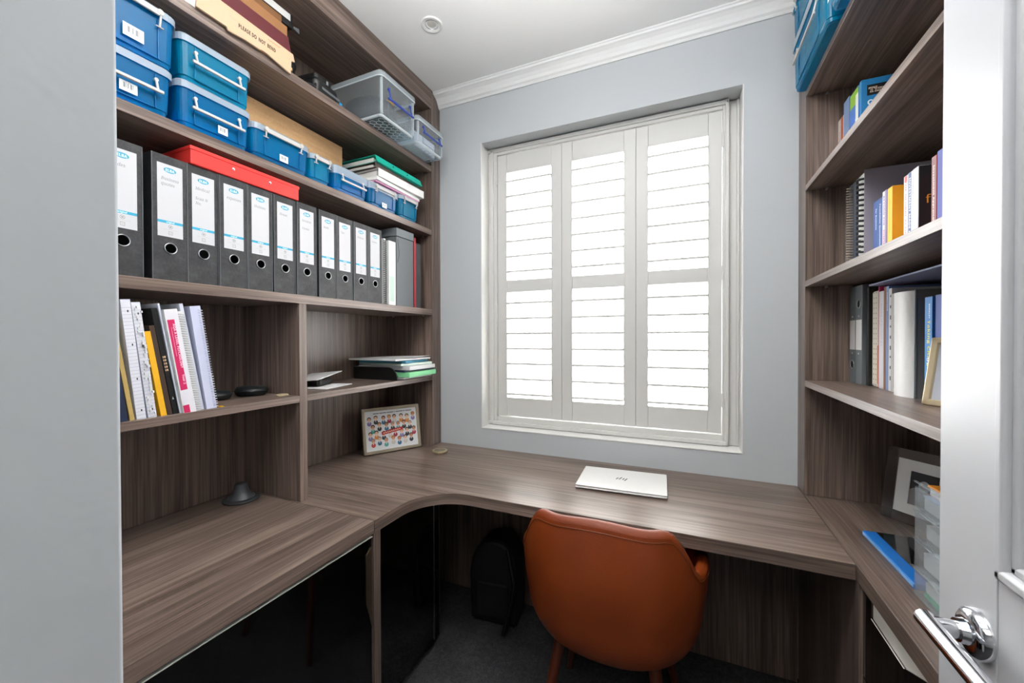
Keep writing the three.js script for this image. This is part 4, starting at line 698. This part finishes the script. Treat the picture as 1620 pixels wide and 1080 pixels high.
// ================================================================== RIGHT BOOKCASE
const TP = Math.PI;
{ // top shelf: blue boxes hanging over the edge
  const y = Yr(S1[1]), G = 'blue storage boxes on top of the right bookcase';
  storageBox('blue storage box on the top right shelf next to the window wall', [1.572, y, 0.262], TP, G, { l: 0.37, d: 0.3, h: 0.175, body: M.aquaPlastic, hm: M.greyHandle, lidH: 0.03 });
  storageBox('blue storage box on the top right shelf hidden mostly by the shelf above the door', [1.572, y, 0.66], TP, G, { l: 0.39, d: 0.3, h: 0.175, body: M.aquaPlastic, code: [0.16, 0.05, 0.05, 0.04], lidH: 0.03 });
  storageBox('large blue storage box stacked on the box next to the window wall', [1.57, y + 0.176, 0.262], TP, G, { l: 0.37, d: 0.3, h: 0.13, body: M.aquaPlastic, mode: 'up' });
}
{ // second shelf: travel books
  const y = Yr(S2[1]), x = 1.7;
  book('orange_paperback', 'orange and white paperback at the end panel on the travel book shelf', 'book', [x, y, 0.128], TP, undefined, { t: 0.05, h: 0.2, d: 0.13, mat: C('#d9cfc6'), spine: spineText(64, 320, '#ddd5cf', [['Discovering the world', 0.3, 0.2, 17, '#8f8f96']], { pre: (g, w, h) => { g.fillStyle = '#b4512a'; g.fillRect(w * 0.55, 0, w * 0.45, h); } }) });
  book('slate_blue_guide', 'slim slate blue guide book with a dark foot between two taller books', 'book', [x, y, 0.18], TP, undefined, { t: 0.048, h: 0.235, d: 0.13, mat: C('#6f86ab'), spine: spineText(48, 320, '#7189b0', [], { pre: (g, w, h) => { g.fillStyle = '#2b3644'; g.fillRect(0, h * 0.6, w, h * 0.4); } }) });
  book('lime_topped_guide', 'blue guide book with lime green top band', 'book', [x, y, 0.245], TP, undefined, { t: 0.07, h: 0.226, d: 0.135, mat: C('#2d63b8'), spine: spineText(64, 320, '#3a6fc0', [['travel', 0.75, 0.4, 22, '#dfe6ef']], { pre: (g, w, h) => { g.fillStyle = '#7fae1f'; g.fillRect(0, 0, w, h * 0.2); g.fillStyle = '#dfe5d6'; g.fillRect(w * 0.68, h * 0.08, w * 0.32, h); } }), back: canvasMat(64, 64, (g, w, h) => { g.fillStyle = '#2d63b8'; g.fillRect(0, 0, w, h); g.fillStyle = '#7fae1f'; g.fillRect(0, 0, w, h * 0.2); }) });
  const cov = canvasMat(320, 520, (g, w, h) => { g.fillStyle = '#1f78b0'; g.fillRect(0, 0, w, h); g.fillStyle = '#0e0e10'; g.fillRect(26, 40, 200, 72); g.strokeStyle = '#d9c3ae'; g.lineWidth = 3; g.font = 'bold 46px serif'; g.strokeText('Time Out', 34, 92); g.fillStyle = '#f2f2f2'; g.font = '900 46px sans-serif'; g.fillText('Country', 26, 176); g.fillStyle = '#a9cbe0'; g.fillRect(50, 214, 190, 6); g.fillStyle = '#0f2a30'; g.fillRect(20, 250, 220, 70); g.fillStyle = '#2b8a63'; g.fillRect(90, 258, 90, 50); });
  book('blue_travel_guide', 'bright blue travel guide with Time Out on its cover', 'book', [x, y, 0.294], TP, undefined, { t: 0.014, h: 0.227, d: 0.15, mat: C('#1f78b0'), back: cov });
}
{ // third shelf
  const y = Yr(S3[1]), x = 1.69;
  const r1 = thing('comb_bound_report', 'report in a clear cover with a beige comb binding on the business book shelf', 'report', [x, y, 0.242], TP);
  part(r1, 'sheets', bx(-0.2, -0.008, 0, 0.28, -0.028, 0.028, 0.001), C('#26303f')); part(r1, 'comb', coil(0.28, 0.012, 0.0082, 0.0016).map((g) => g.translate(-0.008, 0, 0.008)), C('#a08d78')); part(r1, 'clear_cover', bx(-0.2, 0.001, 0, 0.284, 0.03, 0.0312, 0), M.acrylic);
  const r2 = thing('comb_bound_report', 'report with a black comb binding and plain grey cover beside the blue textbook', 'report', [x, y, 0.318], TP);
  part(r2, 'sheets', bx(-0.21, -0.006, 0, 0.28, -0.03, 0.022, 0.001), M.pages); part(r2, 'cover', bx(-0.214, -0.002, 0, 0.285, -0.032, -0.03, 0.0005), C('#9c96a0')); part(r2, 'comb', coil(0.28, 0.016, 0.0152, 0.0034).map((g) => g.translate(-0.01, 0, -0.008)), M.black);
  const H = 0.174;
  book('blue_textbook', 'blue textbook with Foundation Quantitative Methods for Business on its spine', 'book', [x + 0.004, y, 0.44], TP, undefined, { t: 0.064, h: H - 0.004, d: 0.13, mat: C('#12468c'), spine: spineText(128, 360, '#124a92', [['Foundation Quantitative Methods', 0.66, 0.08, 21, '#dfe9f3'], ['for Business', 0.26, 0.12, 21, '#dfe9f3']], { pre: (g, w, h) => { g.fillStyle = '#c09428'; g.beginPath(); g.moveTo(w, h); g.lineTo(w * 0.55, h); g.lineTo(w, h * 0.74); g.fill(); } }) });
  book('purple_spined_book', 'white and purple book with red lettering between blue and yellow books', 'book', [x, y, 0.4875], TP, undefined, { t: 0.026, h: H + 0.004, d: 0.13, mat: C('#5a3f96'), spine: spineText(64, 360, '#e6e0ea', [['BEYOND THE', 0.3, 0.06, 26, '#5a3f96'], ['SUMMIT', 0.3, 0.56, 26, '#c22f4a']], { pre: (g, w, h) => { g.fillStyle = '#5a3f96'; g.fillRect(w * 0.55, 0, w * 0.45, h); g.fillStyle = '#eee'; g.fillRect(w * 0.74, 0, w * 0.08, h); } }) });
  book('yellow_book', 'bright yellow hardback with plain orange yellow cover', 'book', [x, y, 0.5155], TP, undefined, { t: 0.027, h: H + 0.002, d: 0.14, mat: C('#dc920c'), spine: spineText(48, 360, '#f2c313', [['', 0.5, 0.2, 16, '#a07a10', '']], { pre: (g, w, h) => { g.fillStyle = '#d5a80e'; g.fillRect(w * 0.4, h * 0.15, w * 0.14, h * 0.5); } }) });
  book('red_white_book', 'white paperback with red lettering on a red striped spine', 'book', [x, y, 0.594], TP, undefined, { t: 0.016, h: H + 0.002, d: 0.12, mat: C('#ece6e4'), spine: spineText(64, 360, '#efe9e6', [['THE GLOBAL ECONOMY', 0.55, 0.06, 30, '#d8413a']], { pre: (g, w, h) => { g.fillStyle = '#d8352e'; g.fillRect(w * 0.2, 0, w * 0.7, h * 0.08); g.fillRect(w * 0.1, h * 0.88, w * 0.8, h * 0.12); } }) });
  book('investment_paperback', 'white paperback with a navy INVESTMENT MADE EASY spine', 'book', [x, y, 0.6145], TP, undefined, { t: 0.022, h: H + 0.003, d: 0.12, mat: C('#e3e6ee'), spine: spineText(64, 400, '#e2e6f0', [['INVESTMENT MADE EASY', 0.42, 0.06, 29, '#f1f2f6']], { pre: (g, w, h) => { g.fillStyle = '#3a4f86'; g.fillRect(w * 0.12, 0, w * 0.62, h); } }) });
  const dark = canvasMat(256, 400, (g, w, h) => { g.fillStyle = '#131216'; g.fillRect(0, 0, w, h); g.fillStyle = '#2a1a14'; g.beginPath(); g.ellipse(w * 0.35, h * 0.95, w * 0.4, h * 0.3, 0, 0, 7); g.fill(); g.strokeStyle = '#6d5a4a'; g.lineWidth = 2; g.beginPath(); g.arc(w * 0.3, h * 0.85, 70, -1.2, 0.4); g.stroke(); g.fillStyle = '#e08f2a'; g.font = '56px sans-serif'; g.fillText('fo', w * 0.08, h * 0.47); });
  book('dark_covered_book', 'pale spined book with a black cover and orange letters fo', 'book', [x, y, 0.637], TP, undefined, { t: 0.023, h: H + 0.004, d: 0.13, mat: C('#d3d3d6'), page: null, back: dark });
  book('red_appraisal_book', 'red textbook with Investment Appraisal on its spine', 'book', [x, y, 0.71], TP, undefined, { t: 0.018, h: H, d: 0.12, mat: C('#9c0d15'), spine: spineText(64, 400, '#6d0b10', [['Investment Appraisal for Executives', 0.45, 0.1, 26, '#e6c9bd']], {}) });
  book('blue_purple_book', 'blue and purple paperback at the door side of the business books', 'book', [x, y, 0.733], TP, undefined, { t: 0.024, h: H + 0.004, d: 0.12, mat: C('#27348f') });
}
{ // fourth shelf
  const y = Yr(S4[1]);
  for (const [z, up, lab] of [[0.126, false, 'slim grey lever arch file standing upside down beside the end panel'], [0.179, true, 'slim grey lever arch file with its finger hole at the top']]) {
    const t = thing('slim_arch_file', lab, 'file', [1.735, y, z], TP, 'grey files on the photo shelf');
    part(t, 'spine', bx(-0.25, 0, 0, 0.322, -0.0255, 0.0255, 0.0015), M.fileGrey);
    const ry = up ? 0.262 : 0.062; part(t, 'finger_ring', plain(new THREE.TorusGeometry(0.0135, 0.0015, 8, 28)).rotateY(Math.PI / 2).translate(0.0006, ry, 0), M.steel); part(t, 'finger_hole', rod([-0.003, ry, 0], [0.0005, ry, 0], 0.0125, 0.0125, 24), M.hole);
    part(t, 'spine_label', bx(-0.001, 0.0007, 0.112, 0.21, -0.0225, 0.0225, 0.0003), M.sticker); for (const q of [0.1, 0.222]) part(t, 'rivet', rod([0, q, 0], [0.001, q, 0], 0.003), M.sticker);
  }
  solo('black_slipcase', bx(1.745, 1.93, y, y + 0.31, 0.2065, 0.2245, 0.002), M.black, 'black slipcase between grey files and the patterned album', 'slipcase');
  { const t = thing('patterned_album', 'cloth bound album with a small dark motif pattern', 'album', [1.752, y, 0.25], TP); part(t, 'cover', uvm(bx(-0.17, 0, 0, 0.296, -0.024, 0.024, 0.008), 1), S({ map: greyPat, roughness: 0.8 })); part(t, 'tan_corner', bx(-0.1, 0.001, 0.01, 0.13, -0.0245, -0.014, 0.004), C('#b98a63', 0.7)); }
  book('pink_folder', 'very thin pink folder beside the patterned album', 'folder', [1.752, y, 0.2765], TP, undefined, { t: 0.004, h: 0.306, d: 0.17, mat: C('#d23b74'), page: null });
  book('white_photo_book', 'white paperback with faint blue lettering beside the pink folder', 'book', [1.752, y, 0.2945], TP, undefined, { t: 0.03, h: 0.29, d: 0.17, mat: C('#e4e2e4'), spine: spineText(64, 480, '#e6e4e8', [['history of modern art', 0.5, 0.12, 22, '#9fb0d6', '']]) });
  book('brown_paperback', 'brown paperback between two pale books on the photo shelf', 'book', [1.752, y, 0.317], TP, undefined, { t: 0.014, h: 0.3, d: 0.16, mat: C('#8a5a3c') });
  book('pale_blue_book', 'pale blue book with white lettering on the photo shelf', 'book', [1.752, y, 0.3325], TP, undefined, { t: 0.016, h: 0.3, d: 0.16, mat: C('#7d97c4'), spine: spineText(40, 480, '#7d97c4', [['collected', 0.5, 0.05, 20, '#e6ebf3']]) });
  book('spotted_book', 'white book with black marks down its spine', 'book', [1.752, y, 0.35], TP, undefined, { t: 0.018, h: 0.292, d: 0.17, mat: C('#dedddb'), spine: spineText(40, 480, '#dcdbd8', [], { pre: (g, w, h) => { g.fillStyle = '#222'; for (let k = 0; k < 9; k++) g.fillRect(w * 0.45, h * (0.06 + k * 0.1), w * 0.5, 9 + (k % 3) * 5); } }) });
  book('grey_journal', 'light grey journal with a black stripe down its spine', 'book', [1.75, y, 0.376], TP, undefined, { t: 0.032, h: 0.275, d: 0.17, mat: C('#b9b7b5'), spine: spineText(64, 480, '#bdbbb9', [], { pre: (g, w, h) => { g.fillStyle = '#16161a'; g.fillRect(w * 0.56, h * 0.22, w * 0.32, h * 0.74); } }) });
  { const t = thing('silver_binder', 'thick glossy silver white binder with dark grey sides', 'binder', [1.738, y, 0.458], TP);
    part(t, 'spine', extrude((() => { const s = new THREE.Shape(); s.moveTo(-0.004, -0.046); s.lineTo(-0.004, 0.046); s.quadraticCurveTo(0.012, 0.03, 0.012, 0.0); s.quadraticCurveTo(0.012, -0.03, -0.004, -0.046); return s; })(), 0.27).rotateX(-Math.PI / 2), M.white);
    part(t, 'cover', [bx(-0.172, -0.004, 0, 0.272, -0.05, -0.046, 0.001), bx(-0.172, -0.004, 0, 0.272, 0.042, 0.046, 0.001)], C('#73706a', 0.25)); part(t, 'sheets', bx(-0.165, -0.02, 0.004, 0.264, -0.045, 0.041, 0.001), M.pages); part(t, 'edge_bead', rod([-0.006, 0.002, -0.049], [-0.006, 0.27, -0.049], 0.003), M.slate); }
  book('adhd_handbook', 'blue paperback with Taking Charge of ADHD on its spine', 'book', [1.752, y, 0.545], TP, undefined, { t: 0.032, h: 0.25, d: 0.16, mat: C('#1668ae'), spine: spineText(96, 640, '#2483c8', [['BARKLEY', 0.62, 0.06, 22, '#dcebf5'], ['Taking Charge', 0.55, 0.22, 46, '#e3dc3a'], ['of ADHD', 0.5, 0.58, 50, '#eef2f5']], { pre: (g, w, h) => { g.fillStyle = '#8a3a8f'; g.fillRect(w * 0.3, h * 0.82, w * 0.5, h * 0.1); } }) });
  book('purple_book', 'blue and purple hardback beside the ADHD paperback', 'book', [1.756, y, 0.578], TP, undefined, { t: 0.03, h: 0.252, d: 0.16, mat: C('#2a4a9c') });
  const face = canvasMat(256, 64, (g, w, h) => { g.fillStyle = '#14182c'; g.fillRect(0, 0, w, h); for (let k = 0; k < 3; k++) { g.fillStyle = ['#3a2320', '#4b3a34', '#a9a59c'][k]; g.fillRect(30 + k * 74, 4, 58, 56); g.fillStyle = '#8a5a48'; g.beginPath(); g.ellipse(59 + k * 74, 34, 15, 20, 0, 0, 7); g.fill(); g.fillStyle = '#1d1614'; g.beginPath(); g.ellipse(59 + k * 74, 18, 17, 10, 0, 0, 7); g.fill(); } });
  const nb = thing('navy_photo_box', 'dark navy box with three small portrait photographs along its top', 'box', [1.932, y, 0.44], TP); part(nb, 'box', bx(0.0, 0.012, 0, 0.302, -0.19, 0.19, 0.001), M.navy); part(nb, 'portraits', print(0.36, 0.05, 'x').translate(0.0126, 0.272, 0), face);
  solo('flat_magazine', uvm(bx(1.728, 1.925, y + 0.308, y + 0.3125, 0.275, 0.68, 0.001), 0), C('#8e93b4', 0.35), 'lilac grey magazine lying flat on top of the upright books', 'magazine');
  const f = thing('photo_frame', 'pale gold photo frame leaning at the front of the photo shelf', 'photo frame', [1.742, y, 0.656], -0.95);
  const W = 0.1, H2 = 0.155, b = 0.014; const tl = (m) => { m.rotation.x = -0.2; return m; };
  tl(part(f, 'frame', [bx(-W / 2, W / 2, 0, b, -0.01, 0.006, 0.003), bx(-W / 2, W / 2, H2 - b, H2, -0.01, 0.006, 0.003), bx(-W / 2, -W / 2 + b, 0, H2, -0.01, 0.006, 0.003), bx(W / 2 - b, W / 2, 0, H2, -0.01, 0.006, 0.003)], M.gold)); tl(part(f, 'photo', bx(-W / 2 + b, W / 2 - b, b, H2 - b, -0.006, 0.0, 0), M.paperCool)); tl(part(f, 'backing', bx(-W / 2 + 0.003, W / 2 - 0.003, 0.003, H2 - 0.003, -0.0095, -0.005, 0), M.black)); part(f, 'strut', rod([0, 0.1, -0.03], [0, 0.002, -0.06], 0.003), M.black);
}
// ------------------------------------------------------------------ right worktop
{
  const t = thing('photo_frame', 'wide mirror bordered photo frame with white mount standing on the right worktop', 'photo frame', [1.853, D, 0.262], -0.889);
  const W = 0.195, H = 0.222, b = 0.03, tl = (m) => { m.rotation.x = -0.17; return m; };
  tl(part(t, 'frame', [bx(-W / 2, W / 2, 0, b, -0.008, 0.005, 0.001), bx(-W / 2, W / 2, H - b, H, -0.008, 0.005, 0.001), bx(-W / 2, -W / 2 + b, 0, H, -0.008, 0.005, 0.001), bx(W / 2 - b, W / 2, 0, H, -0.008, 0.005, 0.001)], S({ color: '#8f9194', roughness: 0.12, metalness: 1 })));
  tl(part(t, 'mount', extrude([[-W / 2 + b, b], [W / 2 - b, b], [W / 2 - b, H - b], [-W / 2 + b, H - b]], 0.003, 0, [[[-0.034, 0.06], [0.034, 0.06], [0.034, H - 0.062], [-0.034, H - 0.062]]]), M.white));
  tl(part(t, 'photo', print(0.07, H - 0.12, 'z').translate(0, H / 2, 0.0005), canvasMat(140, 200, (g, w, h) => { g.fillStyle = '#2a2a2c'; g.fillRect(0, 0, w, h); g.fillStyle = '#8f8f90'; g.beginPath(); g.ellipse(w * 0.3, h * 0.85, w * 0.42, h * 0.38, 0, 0, 7); g.fill(); g.fillStyle = '#b9b9b8'; g.beginPath(); g.ellipse(w * 0.5, h * 0.4, w * 0.2, h * 0.16, 0, 0, 7); g.fill(); })));
  tl(part(t, 'backing', bx(-W / 2 + 0.01, W / 2 - 0.01, 0.008, H - 0.008, -0.0075, -0.003, 0), M.black)); part(t, 'strut', rod([0, 0.15, -0.04], [0, 0.002, -0.095], 0.004), M.black);
}
{
  const t = thing('blue_folder', 'blue folder with a glossy black front lying on the right worktop', 'folder', [1.683, D, 0.376], 0.02);
  part(t, 'cover', bx(0, 0.19, 0, 0.014, 0, 0.27, 0.003), M.blue); part(t, 'front_sheet', bx(0.03, 0.188, 0.0135, 0.0152, 0.004, 0.266, 0.0005), M.blackGloss); part(t, 'edge_band', bx(-0.0006, 0.004, 0.003, 0.011, 0.004, 0.266, 0.001), C('#7fb2ea', 0.4));
}
{
  const y = D, x0 = 1.682, x1 = 1.925, z0 = 0.662, z1 = 0.98, pitch = 0.063, G = 'clear letter trays on the right worktop';
  const ord = ['bottom', 'second', 'third', 'topmost'];
  for (let k = 0; k < 4; k++) {
    const t = thing('acrylic_tray', 'clear acrylic letter tray, ' + (k === 1 || k === 2 ? ord[k] + ' from the worktop' : ord[k]) + ' of the stack on the right worktop', 'letter tray', [x0, y + k * pitch, z0], 0, G);
    part(t, 'floor', bx(0, x1 - x0, 0.001, 0.0035, 0, z1 - z0, 0.0005), M.acrylic); part(t, 'side', bx(0, 0.0025, 0.0035, k === 3 ? 0.05 : pitch - 0.003, 0, z1 - z0, 0.0005), M.acrylic); part(t, 'side', bx(0, x1 - x0, 0.0035, k === 3 ? 0.05 : pitch - 0.003, 0, 0.0025, 0.0005), M.acrylic); part(t, 'side', bx(x1 - x0 - 0.0025, x1 - x0, 0.0035, pitch - 0.003, 0, z1 - z0, 0.0005), M.acrylic);
    part(t, 'rim', [bx(-0.003, 0.003, pitch - 0.0035, pitch - 0.0005, 0, z1 - z0, 0.001)], M.acrylic);
  }
  const put = (name, label, cat, yy, h, m, a, o = 0.012) => { const w = x1 - x0 - 2 * o, l = z1 - z0 - 2 * o; const q = solo(name, bx(-w / 2, w / 2, 0, h, -l / 2, l / 2, Math.min(0.002, h * 0.4)), m, label, cat); q.position.set((x0 + x1) / 2, y + yy, (z0 + z1) / 2); q.rotation.y = a; };
  put('green_wallet', 'green plastic wallet in the bottom clear tray', 'wallet', 0.0045, 0.009, C('#17a884', 0.4), 0.01); put('tray_papers', 'white papers above the green wallet in the bottom clear tray', 'papers', 0.0145, 0.022, M.paper, -0.015);
  put('tray_papers', 'white papers in the second clear tray from the worktop', 'papers', pitch + 0.0045, 0.034, M.paper, 0.02); put('tray_papers', 'white papers in the third clear tray from the worktop', 'papers', 2 * pitch + 0.0045, 0.03, M.pages, -0.02);
  put('tray_papers', 'white and blue papers in the topmost clear tray', 'papers', 3 * pitch + 0.0045, 0.028, M.paper, 0.015); put('blue_letter', 'pale blue letter in the topmost clear tray', 'letter', 3 * pitch + 0.033, 0.003, C('#b7cbe8'), 0.03); put('tray_papers', 'loose white papers heaped above the topmost clear tray', 'papers', 3 * pitch + 0.0365, 0.02, M.paper, -0.03, 0.015);
  put('orange_folder', 'orange folder lying on top of the clear tray stack', 'folder', 3 * pitch + 0.057, 0.005, M.orange, 0.05, 0.018);
  const c = solo('small_carton', bx(-0.06, 0.06, 0, 0.022, -0.08, 0.08, 0.002), M.white, 'small white carton on the orange folder', 'carton'); c.position.set(1.83, y + 3 * pitch + 0.0625, 0.79);
  const l = solo('lime_wallet', bx(-0.06, 0.06, 0, 0.008, -0.07, 0.07, 0.003), M.lime, 'lime green wallet on top of the small white carton', 'wallet'); l.position.set(1.83, y + 3 * pitch + 0.085, 0.8); l.rotation.z = 0.04;
}

renderer.render(scene, camera);
